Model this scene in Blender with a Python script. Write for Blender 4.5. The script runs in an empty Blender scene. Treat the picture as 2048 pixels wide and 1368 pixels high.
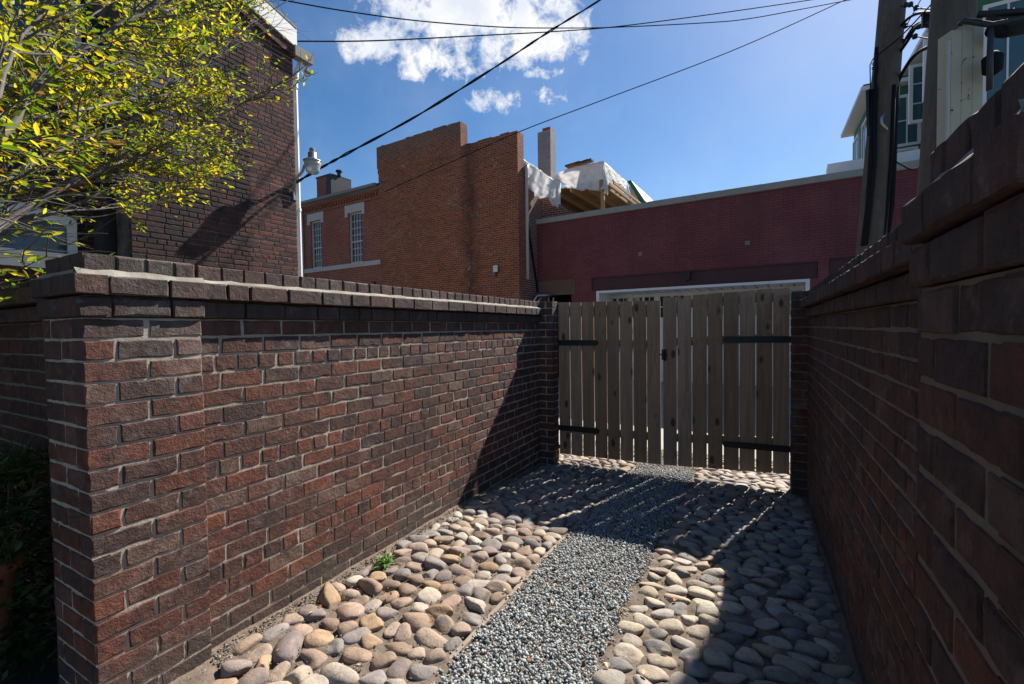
import bpy, math, random
import numpy as np
from mathutils import Vector, Matrix
random.seed(11)
rng = np.random.default_rng(11)
R = math.radians
SC = bpy.context.scene
COL = SC.collection

# ------------------------------------------------------------------ camera
F, CX, CY, H = 910.0, 1024.0, 684.0, 1.482
yaw, pit, rol = R(28.6), R(1.70), R(0.77)
fw0 = np.array([-math.sin(yaw), math.cos(yaw), 0]); r0 = np.array([math.cos(yaw), math.sin(yaw), 0]); zz = np.array([0, 0, 1.0])
fw = fw0*math.cos(pit) - zz*math.sin(pit); u0 = zz*math.cos(pit) + fw0*math.sin(pit)
rt = r0*math.cos(rol) - u0*math.sin(rol); up = u0*math.cos(rol) + r0*math.sin(rol)
CAM = np.array([0, 0, H])
def ray(px, py): return fw + rt*(px-CX)/F + up*(CY-py)/F
def P(px, py, d): return CAM + ray(px, py)*d                       # point at a depth from the camera
def onplane(px, py, n, d):
    n = np.array(n, float); v = ray(px, py); return CAM + v*((d - n@CAM)/(n@v))
def PX(px, py, x): return onplane(px, py, (1, 0, 0), x)
def PY(px, py, y): return onplane(px, py, (0, 1, 0), y)
cam = bpy.data.cameras.new('camera'); cam.sensor_width = 36; cam.lens = F/2048*36
cam.clip_start = 0.02; cam.clip_end = 3000
co = bpy.data.objects.new('camera', cam); COL.objects.link(co)
m = Matrix.Identity(4)
for i in range(3):
    m[i][0], m[i][1], m[i][2], m[i][3] = rt[i], up[i], -fw[i], CAM[i]
co.matrix_world = m
SC.camera = co

# ------------------------------------------------------------------ helpers
class MB:
    def __init__(s): s.v = []; s.f = []; s.mi = []; s.smooth = False
    def add(s, vs, fs, mi=0):
        b = len(s.v); s.v += [tuple(map(float, q)) for q in vs]
        s.f += [tuple(b+i for i in q) for q in fs]; s.mi += [mi]*len(fs)
    def box(s, x0, x1, y0, y1, z0, z1, mi=0):
        s.add([(x0,y0,z0),(x1,y0,z0),(x1,y1,z0),(x0,y1,z0),(x0,y0,z1),(x1,y0,z1),(x1,y1,z1),(x0,y1,z1)],
              [(0,3,2,1),(4,5,6,7),(0,1,5,4),(1,2,6,5),(2,3,7,6),(3,0,4,7)], mi)
    def hexa(s, p, mi=0):   # 8 corners ordered like box
        s.add(p, [(0,3,2,1),(4,5,6,7),(0,1,5,4),(1,2,6,5),(2,3,7,6),(3,0,4,7)], mi)
    def beam(s, p, q, w, h, upv=(0,0,1), mi=0):
        p = np.array(p, float); q = np.array(q, float); d = (q-p)/np.linalg.norm(q-p)
        x = np.cross(d, np.array(upv, float)); x /= np.linalg.norm(x); y = np.cross(x, d)
        c = []
        for e in (p, q):
            for a, b in ((-1,-1),(1,-1),(1,1),(-1,1)): c.append(e + x*a*w/2 + y*b*h/2)
        s.add(c, [(3,2,1,0),(4,5,6,7),(0,1,5,4),(1,2,6,5),(2,3,7,6),(3,0,4,7)], mi)
    def tube(s, pts, rad, n=8, mi=0, cap=True):
        pts = [np.array(q, float) for q in pts]; k = len(pts)
        if not hasattr(rad, '__len__'): rad = [rad]*k
        vs = []; pv = None
        for i in range(k):
            t = pts[min(i+1,k-1)] - pts[max(i-1,0)]; t = t/(np.linalg.norm(t)+1e-12)
            if pv is None:
                a = np.array([0,0,1.0]) if abs(t[2]) < .9 else np.array([1.0,0,0])
                x = np.cross(t, a)
            else: x = pv - t*(pv@t)
            x /= np.linalg.norm(x)+1e-12; pv = x; y = np.cross(t, x)
            for j in range(n):
                w = 2*math.pi*j/n; vs.append(pts[i] + (x*math.cos(w)+y*math.sin(w))*rad[i])
        fs = [(i*n+j, i*n+(j+1)%n, (i+1)*n+(j+1)%n, (i+1)*n+j) for i in range(k-1) for j in range(n)]
        if cap: fs += [tuple(range(n))[::-1], tuple((k-1)*n+j for j in range(n))]
        s.add(vs, fs, mi)
    def lathe(s, c, prof, n=20, mi=0):
        vs = []; k = len(prof)
        for r_, z_ in prof:
            for j in range(n):
                w = 2*math.pi*j/n; vs.append((c[0]+r_*math.cos(w), c[1]+r_*math.sin(w), c[2]+z_))
        fs = [(i*n+j, i*n+(j+1)%n, (i+1)*n+(j+1)%n, (i+1)*n+j) for i in range(k-1) for j in range(n)]
        fs += [tuple(range(n))[::-1], tuple((k-1)*n+j for j in range(n))]
        s.add(vs, fs, mi)
    def build(s, name, mats, parent=None, smooth=False, base=None):
        me = bpy.data.meshes.new(name)
        o = bpy.data.objects.new(name, me); COL.objects.link(o)
        off = np.zeros(3)
        if parent is not None:
            off = np.array(parent.get('_base', (0,0,0))); o.parent = parent
        elif base is not None:
            off = np.array(base, float); o.location = base
        me.from_pydata([(a-off[0], b-off[1], c-off[2]) for a, b, c in s.v], [], s.f)
        o['_base'] = tuple(map(float, off))
        if not isinstance(mats, (list, tuple)): mats = [mats]
        for mm in mats: me.materials.append(mm)
        if len(mats) > 1: me.polygons.foreach_set('material_index', s.mi)
        if smooth: me.polygons.foreach_set('use_smooth', [True]*len(me.polygons))
        me.update()
        return o
def tag(o, label=None, cat=None, group=None, kind=None):
    if label: o['label'] = label
    if cat: o['category'] = cat
    if group: o['group'] = group
    if kind: o['kind'] = kind
    return o
def thing(name, base, label, cat, group=None):
    o = bpy.data.objects.new(name, None); COL.objects.link(o)
    o.location = tuple(map(float, base)); o['_base'] = tuple(map(float, base)); o.empty_display_size = .2
    return tag(o, label, cat, group)
def lerp(a, b, t): return a+(b-a)*t

# ------------------------------------------------------------------ materials
class NT:
    def __init__(s, name):
        s.m = bpy.data.materials.new(name); s.m.use_nodes = True; s.t = s.m.node_tree
        s.b = s.t.nodes['Principled BSDF']; s.out = s.t.nodes['Material Output']
    def n(s, typ, **kw):
        x = s.t.nodes.new(typ)
        for k, v in kw.items():
            if k.startswith('i_'):
                key = k[2:]; key = int(key) if key.isdigit() else key.replace('_', ' ')
                s.set(x.inputs[key], v)
            else: setattr(x, k, v)
        return x
    def set(s, sock, v):
        if hasattr(v, 'links'): s.t.links.new(v, sock)
        elif hasattr(v, 'outputs'): s.t.links.new(v.outputs[0], sock)
        else:
            if isinstance(v, (tuple, list)) and len(v) == 3 and sock.type == 'RGBA': v = (*v, 1)
            sock.default_value = v
    def math(s, op, a, b=None, c=None, clamp=False):
        x = s.t.nodes.new('ShaderNodeMath'); x.operation = op; x.use_clamp = clamp
        s.set(x.inputs[0], a)
        if b is not None: s.set(x.inputs[1], b)
        if c is not None: s.set(x.inputs[2], c)
        return x.outputs[0]
    def mix(s, f, a, b, blend='MIX'):
        x = s.t.nodes.new('ShaderNodeMix'); x.data_type = 'RGBA'; x.blend_type = blend
        s.set(x.inputs[0], f); s.set(x.inputs[6], a); s.set(x.inputs[7], b); return x.outputs[2]
    def ramp(s, f, stops, interp='LINEAR'):
        x = s.t.nodes.new('ShaderNodeValToRGB'); x.color_ramp.interpolation = interp
        el = x.color_ramp.elements
        while len(el) < len(stops): el.new(0.5)
        for e, (p_, c_) in zip(el, stops):
            e.position = p_; e.color = (*c_, 1) if len(c_) == 3 else c_
        s.set(x.inputs[0], f); return x.outputs[0]
    def noise(s, vec, scale, detail=4, rough=.55, dist=0.0):
        x = s.n('ShaderNodeTexNoise'); x.inputs['Scale'].default_value = scale; x.inputs['Detail'].default_value = detail
        x.inputs['Roughness'].default_value = rough; x.inputs['Distortion'].default_value = dist
        if vec is not None: s.set(x.inputs['Vector'], vec)
        return x.outputs[0]
    def pos(s): return s.n('ShaderNodeNewGeometry').outputs['Position']
    def obj(s): return s.n('ShaderNodeTexCoord').outputs['Object']
    def vscale(s, vec, sc):
        x = s.n('ShaderNodeMapping'); s.set(x.inputs['Vector'], vec); x.inputs['Scale'].default_value = sc; return x.outputs[0]
    def bump(s, h, strength, dist):
        x = s.n('ShaderNodeBump'); x.inputs['Strength'].default_value = strength; x.inputs['Distance'].default_value = dist
        s.set(x.inputs['Height'], h); s.set(s.b.inputs['Normal'], x.outputs[0]); return x
    def col(s, c): s.set(s.b.inputs['Base Color'], c)
    def rough(s, r): s.set(s.b.inputs['Roughness'], r)
    def spec(s, v): s.b.inputs['Specular IOR Level'].default_value = v
G3 = lambda v: (v, v, v)
def simple(name, c, rough=.7, metal=0, var=.25, scale=6, bump=0.0, bscale=60, spec=.4):
    t = NT(name); p = t.pos()
    n = t.noise(p, scale, 6, .6)
    t.col(t.mix(t.math('MULTIPLY', n, 1.0), tuple(x*(1-var) for x in c), tuple(min(1, x*(1+var)) for x in c)))
    t.rough(rough); t.b.inputs['Metallic'].default_value = metal; t.spec(spec)
    if bump: t.bump(t.noise(p, bscale, 5, .6), bump, .004)
    return t.m

def near_brick(name, ramp, dirt):
    t = NT(name); g = t.n('ShaderNodeNewGeometry'); p = g.outputs['Position']; r_ = g.outputs['Random Per Island']
    base = t.ramp(r_, ramp, 'CONSTANT')
    n1 = t.noise(p, 22, 6, .65); n2 = t.noise(p, 5, 4, .6); n3 = t.noise(p, 160, 3, .7); n4 = t.noise(p, 9, 7, .7, .6)
    c = t.mix(t.ramp(n1, [(.38, G3(0)), (.68, G3(1))]), t.mix(.45, base, (.035,.022,.022)), t.mix(.22, base, (.26,.12,.08)))
    c = t.mix(t.ramp(n4, [(.52, G3(0)), (.66, G3(.8))]), c, (.045,.034,.036))          # burnt, dark firing marks
    c = t.mix(t.ramp(n2, [(.58, G3(0)), (.8, G3(.45))]), c, dirt)
    c = t.mix(t.math('MULTIPLY', t.ramp(n3, [(.4, G3(0)), (.7, G3(1))]), .35), c, (.03,.022,.02), 'MIX')
    sz = t.n('ShaderNodeSeparateXYZ'); t.set(sz.inputs[0], p)
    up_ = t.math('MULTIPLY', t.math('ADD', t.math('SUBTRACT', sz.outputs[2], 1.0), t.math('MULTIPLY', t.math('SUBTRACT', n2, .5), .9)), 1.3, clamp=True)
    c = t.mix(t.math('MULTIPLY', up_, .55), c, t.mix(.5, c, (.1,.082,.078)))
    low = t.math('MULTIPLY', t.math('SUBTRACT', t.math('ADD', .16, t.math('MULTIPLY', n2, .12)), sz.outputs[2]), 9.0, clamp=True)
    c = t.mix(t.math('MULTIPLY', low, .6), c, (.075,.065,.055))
    n5 = t.noise(p, 16, 4, .6, .3); c = t.mix(t.ramp(n5, [(.6, G3(0)), (.74, G3(.55))]), c, (.21,.165,.145))     # pale kiss marks
    st_ = t.noise(t.vscale(p, (7, 7, .9)), 1.0, 5, .65); tm = t.math('MULTIPLY', t.math('SUBTRACT', sz.outputs[2], .55), .9, clamp=True)
    c = t.mix(t.math('MULTIPLY', t.math('MULTIPLY', t.ramp(st_, [(.46, G3(0)), (.66, G3(1))]), tm), .75), c, (.045,.037,.032))
    n6 = t.noise(p, 2.6, 7, .72, .4); c = t.mix(t.math('MULTIPLY', t.ramp(n6, [(.56, G3(0)), (.72, G3(1))]), t.math('MULTIPLY', n3, .7)), c, (.3,.26,.23))
    t.col(c); t.rough(.88); t.spec(.2)
    h = t.math('ADD', t.math('MULTIPLY', n3, .35), t.math('ADD', t.math('MULTIPLY', n1, 1.0), t.math('MULTIPLY', t.noise(p, 60, 5, .7), .8)))
    t.bump(h, 1.0, .009)
    return t.m
RAMP_L = [(0,(.16,.06,.04)),(.13,(.12,.058,.045)),(.27,(.2,.07,.044)),(.42,(.1,.058,.05)),(.55,(.17,.08,.06)),(.67,(.14,.052,.036)),(.77,(.23,.082,.05)),(.86,(.075,.05,.046)),(.94,(.2,.13,.1))]
M_BRICK = near_brick('alley_brick', RAMP_L, (.13,.115,.105))
M_BRICKR = near_brick('shade_toned_grimy_brick', [(q_, tuple(x*.72 for x in c_)) for q_, c_ in RAMP_L], (.05,.05,.03))  # alley brick with the walls' shade darkened into its colour, plus greenish grime
M_CAP = near_brick('coping_brick', [(0,(.075,.055,.048)),(.25,(.1,.065,.055)),(.5,(.06,.048,.045)),(.72,(.13,.065,.05)),(.86,(.09,.075,.065))], (.16,.145,.125))
def mortar(name, a, b):
    t = NT(name); p = t.pos(); n = t.noise(p, 8, 6, .65); n2 = t.noise(p, 90, 4, .7)
    c = t.mix(t.ramp(n, [(.35, G3(0)), (.7, G3(1))]), a, b)
    c = t.mix(t.math('MULTIPLY', n2, .35), c, (.2,.18,.15)); t.col(c); t.rough(.95); t.spec(.15); t.bump(n2, .6, .004); return t.m
M_MORT = mortar('mortar', (.34,.28,.21), (.55,.48,.38))
M_WASH = mortar('mortar_wash', (.17,.15,.125), (.36,.33,.285))

# far brickwork: texture laid in the plane of each wall face
FA = np.array([.9985, -.054, 0]); FN = np.array([.054, .9985, 0])
def far_brick(name, c1, c2, mort, bw=.205, rh=.0677, ms=.011, stain=None, ax=FA, nrm=FN, bump=.5, bias=0.0, mottle=.5):
    t = NT(name); g = t.n('ShaderNodeNewGeometry'); p = g.outputs['Position']
    def dot(v, d):
        x = t.n('ShaderNodeVectorMath'); x.operation = 'DOT_PRODUCT'; t.set(x.inputs[0], v); x.inputs[1].default_value = tuple(d); return x.outputs['Value']
    w = t.math('GREATER_THAN', t.math('ABSOLUTE', dot(g.outputs['True Normal'], ax)), .7)
    u = t.math('ADD', t.math('MULTIPLY', dot(p, ax), t.math('SUBTRACT', 1.0, w)), t.math('MULTIPLY', dot(p, nrm), w))
    z = dot(p, (0,0,1))
    wob = t.noise(p, 9, 3, .6)
    z2 = t.math('ADD', z, t.math('MULTIPLY', t.math('SUBTRACT', wob, .5), .012))
    cv = t.n('ShaderNodeCombineXYZ'); t.set(cv.inputs[0], u); t.set(cv.inputs[1], z2)
    b = t.n('ShaderNodeTexBrick'); t.set(b.inputs['Vector'], cv.outputs[0])
    b.offset = .5; b.inputs['Scale'].default_value = 1.0; b.inputs['Brick Width'].default_value = bw; b.inputs['Row Height'].default_value = rh
    b.inputs['Mortar Size'].default_value = ms*.5; b.inputs['Mortar Smooth'].default_value = .25; b.inputs['Bias'].default_value = bias
    b.inputs['Color1'].default_value = (*c1, 1); b.inputs['Color2'].default_value = (*c2, 1); b.inputs['Mortar'].default_value = (*mort, 1)
    n1 = t.noise(p, 1.1, 7, .65); n2 = t.noise(p, 14, 5, .65)
    c = t.mix(t.math('MULTIPLY', t.ramp(n2, [(.3, G3(1)), (.6, G3(0))]), mottle), b.outputs['Color'], tuple(x*.35 for x in c1))
    c = t.mix(t.math('MULTIPLY', t.ramp(n1, [(.4, G3(0)), (.7, G3(1))]), .35), c, tuple(x*.55 for x in c2))
    if stain: c = stain(t, c, u, z, p)
    t.col(c); t.rough(.9); t.spec(.2)
    t.bump(t.math('ADD', t.math('MULTIPLY', b.outputs['Fac'], -1.0), t.math('MULTIPLY', n2, .6)), bump, .008)
    return t.m
def uof(pt): return float(np.array(pt)@FA)
M_ROOFD = simple('dark_roofing', (.06,.062,.068), .6, var=.4, scale=9, bump=.2)
M_WHITE = simple('white_paint', (.72,.71,.68), .5, var=.08, scale=5)
M_TRIM = simple('grey_white_trim', (.5,.48,.45), .55, var=.15, scale=5)
M_STONE = simple('lintel_stone', (.46,.43,.4), .8, var=.18, scale=8)
M_CONC = simple('grey_concrete', (.22,.2,.18), .85, var=.3, scale=7, bump=.3)
M_BLACK = simple('black_iron', (.012,.012,.013), .45, var=.3, scale=30, bump=.15)
M_RUBBER = simple('cable_sheath', (.014,.015,.018), .8, var=.2, spec=.12)
M_GALV = simple('galvanised_metal', (.35,.36,.37), .35, metal=.8, var=.2, scale=14)
M_DARK = simple('dark_interior', (.02,.019,.018), .9)
def glass(name, tint=(.03,.04,.05)):
    t = NT(name); t.col(tint); t.rough(.04); t.b.inputs['Specular IOR Level'].default_value = .7; return t.m
M_GLASS = glass('window_glass')

def wood_mat(name, light, dark, axis='z', knots=True):
    t = NT(name); g = t.n('ShaderNodeNewGeometry'); p = g.outputs['Position']; r_ = g.outputs['Random Per Island']
    off = t.n('ShaderNodeCombineXYZ'); t.set(off.inputs[0], t.math('MULTIPLY', r_, 37.0)); t.set(off.inputs[2], t.math('MULTIPLY', r_, 19.0))
    ad = t.n('ShaderNodeVectorMath'); ad.operation = 'ADD'; t.set(ad.inputs[0], p); t.set(ad.inputs[1], off.outputs[0])
    q = ad.outputs[0]
    dn = t.n('ShaderNodeTexNoise'); dn.inputs['Scale'].default_value = 4.0; dn.inputs['Detail'].default_value = 2; t.set(dn.inputs['Vector'], q)
    vk = t.n('ShaderNodeTexVoronoi'); vk.inputs['Scale'].default_value = 1.0
    t.set(vk.inputs['Vector'], t.vscale(q, (7.5, 2.0, 3.6)))
    kd = vk.outputs['Distance']
    knot = t.ramp(kd, [(.12, G3(1)), (.21, G3(0))])
    warp = t.math('MULTIPLY', t.ramp(kd, [(.0, G3(1)), (.42, G3(0))]), .55)
    gv = t.vscale(q, (26, 26, 1.1))
    sx = t.n('ShaderNodeSeparateXYZ'); t.set(sx.inputs[0], gv)
    cx = t.n('ShaderNodeCombineXYZ'); t.set(cx.inputs[0], t.math('ADD', sx.outputs[0], t.math('MULTIPLY', warp, 3.0))); t.set(cx.inputs[1], sx.outputs[1]); t.set(cx.inputs[2], t.math('ADD', sx.outputs[2], warp))
    g1 = t.noise(cx.outputs[0], 1.0, 5, .6, .8); g2 = t.noise(t.vscale(q, (160, 160, 4)), 1.0, 3, .6)
    n2 = t.noise(q, 3.0, 4, .6)
    c = t.mix(t.ramp(g1, [(.3, G3(0)), (.7, G3(1))]), dark, light)
    c = t.mix(t.math('MULTIPLY', t.ramp(n2, [(.4, G3(0)), (.75, G3(1))]), .55), c, tuple(x*.6 for x in light))
    c = t.mix(t.math('MULTIPLY', g2, .45), c, tuple(x*.5 for x in dark))
    hsv = t.n('ShaderNodeHueSaturation'); t.set(hsv.inputs['Color'], c); t.set(hsv.inputs['Value'], t.math('ADD', .84, t.math('MULTIPLY', r_, .32)))
    t.set(hsv.inputs['Saturation'], t.math('ADD', .95, t.math('MULTIPLY', t.math('FRACT', t.math('MULTIPLY', r_, 7.3)), .2)))
    c = hsv.outputs[0]
    if knots: c = t.mix(t.math('MULTIPLY', knot, .9), c, tuple(x*.22 for x in dark))
    t.col(c); t.rough(.8); t.spec(.25); t.bump(t.math('ADD', g1, t.math('MULTIPLY', g2, .5)), .35, .003)
    return t.m
M_GATE = wood_mat('weathered_pine', (.47,.325,.215), (.24,.16,.105))
M_LUMBER = wood_mat('new_lumber', (.5,.33,.15), (.34,.2,.09), knots=False)
M_POLE = wood_mat('pole_wood', (.17,.145,.115), (.085,.072,.058), knots=False)

# ------------------------------------------------------------------ sun and sky
SUNV = np.array([.294, 1.05, 1.0]); SUNV /= np.linalg.norm(SUNV)
elev = math.asin(SUNV[2]); az = math.atan2(SUNV[0], SUNV[1])
ld = bpy.data.lights.new('sun', 'SUN'); ld.energy = 5.0; ld.angle = R(.53); ld.color = (1, .955, .88)
lo = bpy.data.objects.new('sun', ld); COL.objects.link(lo); lo.location = (3, 8, 20)
lo.rotation_euler = Vector(SUNV).to_track_quat('Z', 'Y').to_euler()
W = bpy.data.worlds.new('World'); SC.world = W; W.use_nodes = True
wt = W.node_tree; wt.nodes.clear()
class WN(NT):
    def __init__(s): s.t = wt
w = WN()
sky = w.n('ShaderNodeTexSky', sky_type='NISHITA'); sky.sun_disc = False; sky.sun_elevation = elev; sky.sun_rotation = az
sky.altitude = 50; sky.air_density = 1.0; sky.dust_density = .4; sky.ozone_density = 4.0
SKY_K = .056
tc = w.n('ShaderNodeTexCoord').outputs['Generated']
D0 = ray(940, 60); D0 /= np.linalg.norm(D0)
U_ = np.cross(D0, zz); U_ /= np.linalg.norm(U_); V_ = np.cross(U_, D0)
def wdot(v):
    x = w.n('ShaderNodeVectorMath'); x.operation = 'DOT_PRODUCT'; w.set(x.inputs[0], tc); x.inputs[1].default_value = tuple(map(float, v)); return x.outputs['Value']
dd = wdot(D0); cu = w.math('DIVIDE', wdot(U_), w.math('MAXIMUM', dd, .05)); cv_ = w.math('DIVIDE', wdot(V_), w.math('MAXIMUM', dd, .05))
def cuv(px, py):
    r_ = ray(px, py); d = r_@D0; return r_@U_/d, r_@V_/d
K = abs(cuv(1040, 60)[0]-cuv(940, 60)[0])/100
dens = None
for px, py, a, b in [(930,30,235,105),(765,80,95,48),(850,118,85,42),(1000,95,110,48),(1090,60,85,60),(900,-60,230,90),(1088,141,40,15),(1000,203,62,22),(1112,190,50,19),(1035,40,170,80)]:
    u_, v_ = cuv(px, py)
    e = w.math('ADD', w.math('POWER', w.math('ABSOLUTE', w.math('DIVIDE', w.math('SUBTRACT', cu, float(u_)), a*K)), 2.0),
               w.math('POWER', w.math('ABSOLUTE', w.math('DIVIDE', w.math('SUBTRACT', cv_, float(v_)), b*K)), 2.0))
    e = w.math('MULTIPLY', w.math('SUBTRACT', 1.0, e), .38 if a < 70 else 1.0)
    dens = e if dens is None else w.math('MAXIMUM', dens, e)
dens = w.math('MAXIMUM', dens, -1.2)
cn = w.noise(tc, 13.0, 9, .58, .25); cn2 = w.noise(tc, 5.0, 6, .6)
dm = w.math('ADD', w.math('ADD', w.math('MULTIPLY', dens, 1.25), -.08), w.math('ADD', w.math('MULTIPLY', w.math('SUBTRACT', cn, .5), 3.9), w.math('MULTIPLY', w.math('SUBTRACT', w.noise(tc, 40.0, 9, .68, .4), .5), 3.2)))
cf = w.ramp(dm, [(.0, G3(0)), (.35, G3(.38)), (.95, G3(1))])
front = w.math('GREATER_THAN', dd, .3)
cf = w.math('MULTIPLY', cf, front)
# faint high veil
veil = w.math('MULTIPLY', w.ramp(cn2, [(.45, G3(0)), (.8, G3(1))]), .10)
bg1 = w.n('ShaderNodeBackground'); hs = w.n('ShaderNodeHueSaturation'); hs.inputs['Saturation'].default_value = 1.2; w.set(hs.inputs['Color'], sky); w.set(bg1.inputs[0], hs); bg1.inputs[1].default_value = SKY_K
bg2 = w.n('ShaderNodeBackground'); w.set(bg2.inputs[0], w.mix(w.ramp(w.noise(tc, 9.0, 6, .6, .3), [(.4, G3(0)), (.6, G3(1))]), (.52,.56,.63), (.68,.68,.68))); bg2.inputs[1].default_value = .70
mx = w.n('ShaderNodeMixShader'); w.set(mx.inputs[0], w.math('MAXIMUM', cf, veil)); w.set(mx.inputs[1], bg1); w.set(mx.inputs[2], bg2)
wo = w.n('ShaderNodeOutputWorld'); w.set(wo.inputs['Surface'], mx)
SC.view_settings.view_transform = 'Standard'; SC.view_settings.look = 'None'; SC.view_settings.gamma = 1; SC.view_settings.exposure = 1.12
SC.view_settings.use_curve_mapping = False

# ------------------------------------------------------------------ dimensions of the alley
CO = .0812; JT = .009
LX, LPX = -2.205, -2.167        # left wall face, left pier face
RX, RPX = .374, .255            # right wall face, right pier face
PL0, PL1 = .706, 1.11          # left pier along the alley
PR0, PR1 = .70, 1.085
YE = 4.92                       # end of the walls at the gate
GX0, GX1 = -1.2, -.615          # gravel strip
def gz(y):
    t = min(1, max(0, (y-2.6)/2.3)); return -.085*t*t*(3-2*t)

# ------------------------------------------------------------------ ground
def ground_mat(name, a, b, sc=3, bump=.5):
    t = NT(name); p = t.pos(); n = t.noise(p, sc, 7, .65); n2 = t.noise(p, 70, 5, .7); n3 = t.noise(p, 300, 3, .6)
    c = t.mix(t.ramp(n, [(.35, G3(0)), (.7, G3(1))]), a, b)
    c = t.mix(t.math('MULTIPLY', t.ramp(n2, [(.4, G3(0)), (.65, G3(1))]), .4), c, tuple(x*.5 for x in a))
    c = t.mix(t.math('MULTIPLY', n3, .3), c, tuple(min(1, x*1.5) for x in b))
    t.col(c); t.rough(.95); t.spec(.15); t.bump(t.math('ADD', n2, t.math('MULTIPLY', n3, .5)), bump, .006); return t.m
M_SOIL = ground_mat('sandy_soil', (.115,.088,.068), (.2,.155,.12), 6, .9)
M_GROUND = ground_mat('dark_earth', (.07,.06,.05), (.11,.095,.08), 2)
M_ROAD = ground_mat('alley_concrete', (.3,.285,.255), (.4,.38,.345), 1.5, .3)
mb = MB(); S_ = 400
mb.add([(-S_,-S_,-.16),(S_,-S_,-.16),(S_,S_,-.16),(-S_,S_,-.16)], [(0,1,2,3)])
tag(mb.build('ground', M_GROUND), kind='structure')
mb = MB(); mb.add([(-30,5.75,-.12),(30,5.75,-.12),(30,13.6,-.12),(-30,13.6,-.12)], [(0,1,2,3)])
tag(mb.build('alley_road', M_ROAD), kind='structure')
# garden soil at the left
nx_, ny_ = 40, 30; mb = MB(); vs = []
for j in range(ny_+1):
    for i in range(nx_+1):
        x = lerp(-7, -2.53, i/nx_); y = lerp(-3, .86, j/ny_); vs.append((x, y, -.05+.03*math.sin(x*5)*math.cos(y*6)+rng.normal()*.008))
mb.add(vs, [(j*(nx_+1)+i, j*(nx_+1)+i+1, (j+1)*(nx_+1)+i+1, (j+1)*(nx_+1)+i) for j in range(ny_) for i in range(nx_)])
tag(mb.build('garden_soil', M_GROUND, smooth=True), kind='structure')
# alley bed, a fine bumpy sheet of sandy soil
def vnoise(x, y, s, seed=0):
    r_ = np.random.default_rng(seed); tab = r_.random((64, 64))
    xi = np.floor(x/s).astype(int); yi = np.floor(y/s).astype(int); fx = x/s-xi; fy = y/s-yi
    fx = fx*fx*(3-2*fx); fy = fy*fy*(3-2*fy); g = lambda a, b: tab[a % 64, b % 64]
    return (g(xi,yi)*(1-fx)+g(xi+1,yi)*fx)*(1-fy)+(g(xi,yi+1)*(1-fx)+g(xi+1,yi+1)*fx)*fy
xs = np.linspace(LX-.03, RX+.05, 220); ys = np.linspace(.1, 6.0, 420)
Xg, Yg = np.meshgrid(xs, ys)
Zg = np.vectorize(gz)(Yg) + (vnoise(Xg, Yg, .05, 1)-.5)*.016 + (vnoise(Xg, Yg, .018, 2)-.5)*.008 + (vnoise(Xg, Yg, .3, 3)-.5)*.012
Zg += .028*np.clip(1-(Xg-LX)/.12, 0, 1)**1.5 + .02*np.clip(1-(RX-Xg)/.12, 0, 1)
ins = (Xg > GX0) & (Xg < GX1); Zg[ins] -= .006
mb = MB(); nX, nY = len(xs), len(ys)
mb.v = list(map(tuple, np.stack([Xg, Yg, Zg], -1).reshape(-1, 3)))
mb.f = [(j*nX+i, j*nX+i+1, (j+1)*nX+i+1, (j+1)*nX+i) for j in range(nY-1) for i in range(nX-1)]
tag(mb.build('alley_bed', M_SOIL, smooth=True), kind='structure')

# ------------------------------------------------------------------ near brick walls
def brick(mb, p, du, do, L, Hh, D=.09, mi=0):
    """one worn brick: p = lower near corner on the face, du along, do outwards, D depth behind the face"""
    b = .003+random.random()*.004; du = np.array(du, float); do = np.array(do, float); p = np.array(p, float)
    j = lambda s=.0012: random.uniform(-s, s)
    p = p + do*random.uniform(.0006, .0038) + du*j() + zz*j()
    tl = random.uniform(-.0016, .0016)/max(L, .1)
    def q(u, o, z): return p + du*u + do*(o+tl*(u-L/2)) + zz*z
    nl = 5 if L > .15 else 3
    ring = [(L*i/nl, 0) for i in range(nl)]+[(L, Hh*i/2) for i in range(2)]+[(L-L*i/nl, Hh) for i in range(nl)]+[(0, Hh-Hh*i/2) for i in range(2)]
    k = len(ring); V = [q(u, -D, z) for u, z in ring]; O_ = []; I_ = []
    for (u, z) in ring:
        cu_, cz_ = (L/2-u)/(L/2), (Hh/2-z)/(Hh/2); e = b*random.uniform(.4, 1.5)+(.006*random.random() if random.random() < .06 else 0)
        jo = random.uniform(-.0008, .0008)
        su = 1 if cu_ > .99 else (-1 if cu_ < -.99 else 0); sz = 1 if cz_ > .99 else (-1 if cz_ < -.99 else 0)
        O_.append(q(u+su*jo, -b*random.uniform(.7, 1.6), z+sz*jo)); I_.append(q(u+su*e, random.uniform(-.0008, .0004), z+sz*e))
    V += O_+I_
    fl = np.dot(np.cross(du, zz), do) > 0
    F_ = [tuple(range(2*k, 3*k)), tuple(range(k))[::-1]]
    for i in range(k):
        n_ = (i+1) % k; F_ += [(i, n_, k+n_, k+i), (k+i, k+n_, 2*k+n_, 2*k+i)]
    if not fl: F_ = [t[::-1] for t in F_]
    mb.add(V, F_, mi)
def run(mb, p, du, do, z, lens, Hh=None, D=.09, mi=0, clip=None):
    u = 0; Hh = Hh or CO-JT
    for L in lens:
        a, b = u, u+L-JT
        last = clip is not None and u+L > clip-.04
        if last: b = clip
        if b-a > .015: brick(mb, np.array(p)+np.array(du)*a+zz*z, du, do, b-a, Hh, D, mi)
        u += L
        if last: break
def course_lens(total, kind, k):
    s, h = .205, .1025; out = []; t = 0
    first = {0: s, 1: h, 2: h*.75}[kind if kind < 3 else 0]
    out.append(first*(1 if kind == 2 else random.uniform(.97, 1.03))); t += first
    while t < total+.3:
        L = h if kind == 2 else s
        L *= random.uniform(.975, 1.025); out.append(L); t += L
    return out
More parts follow.
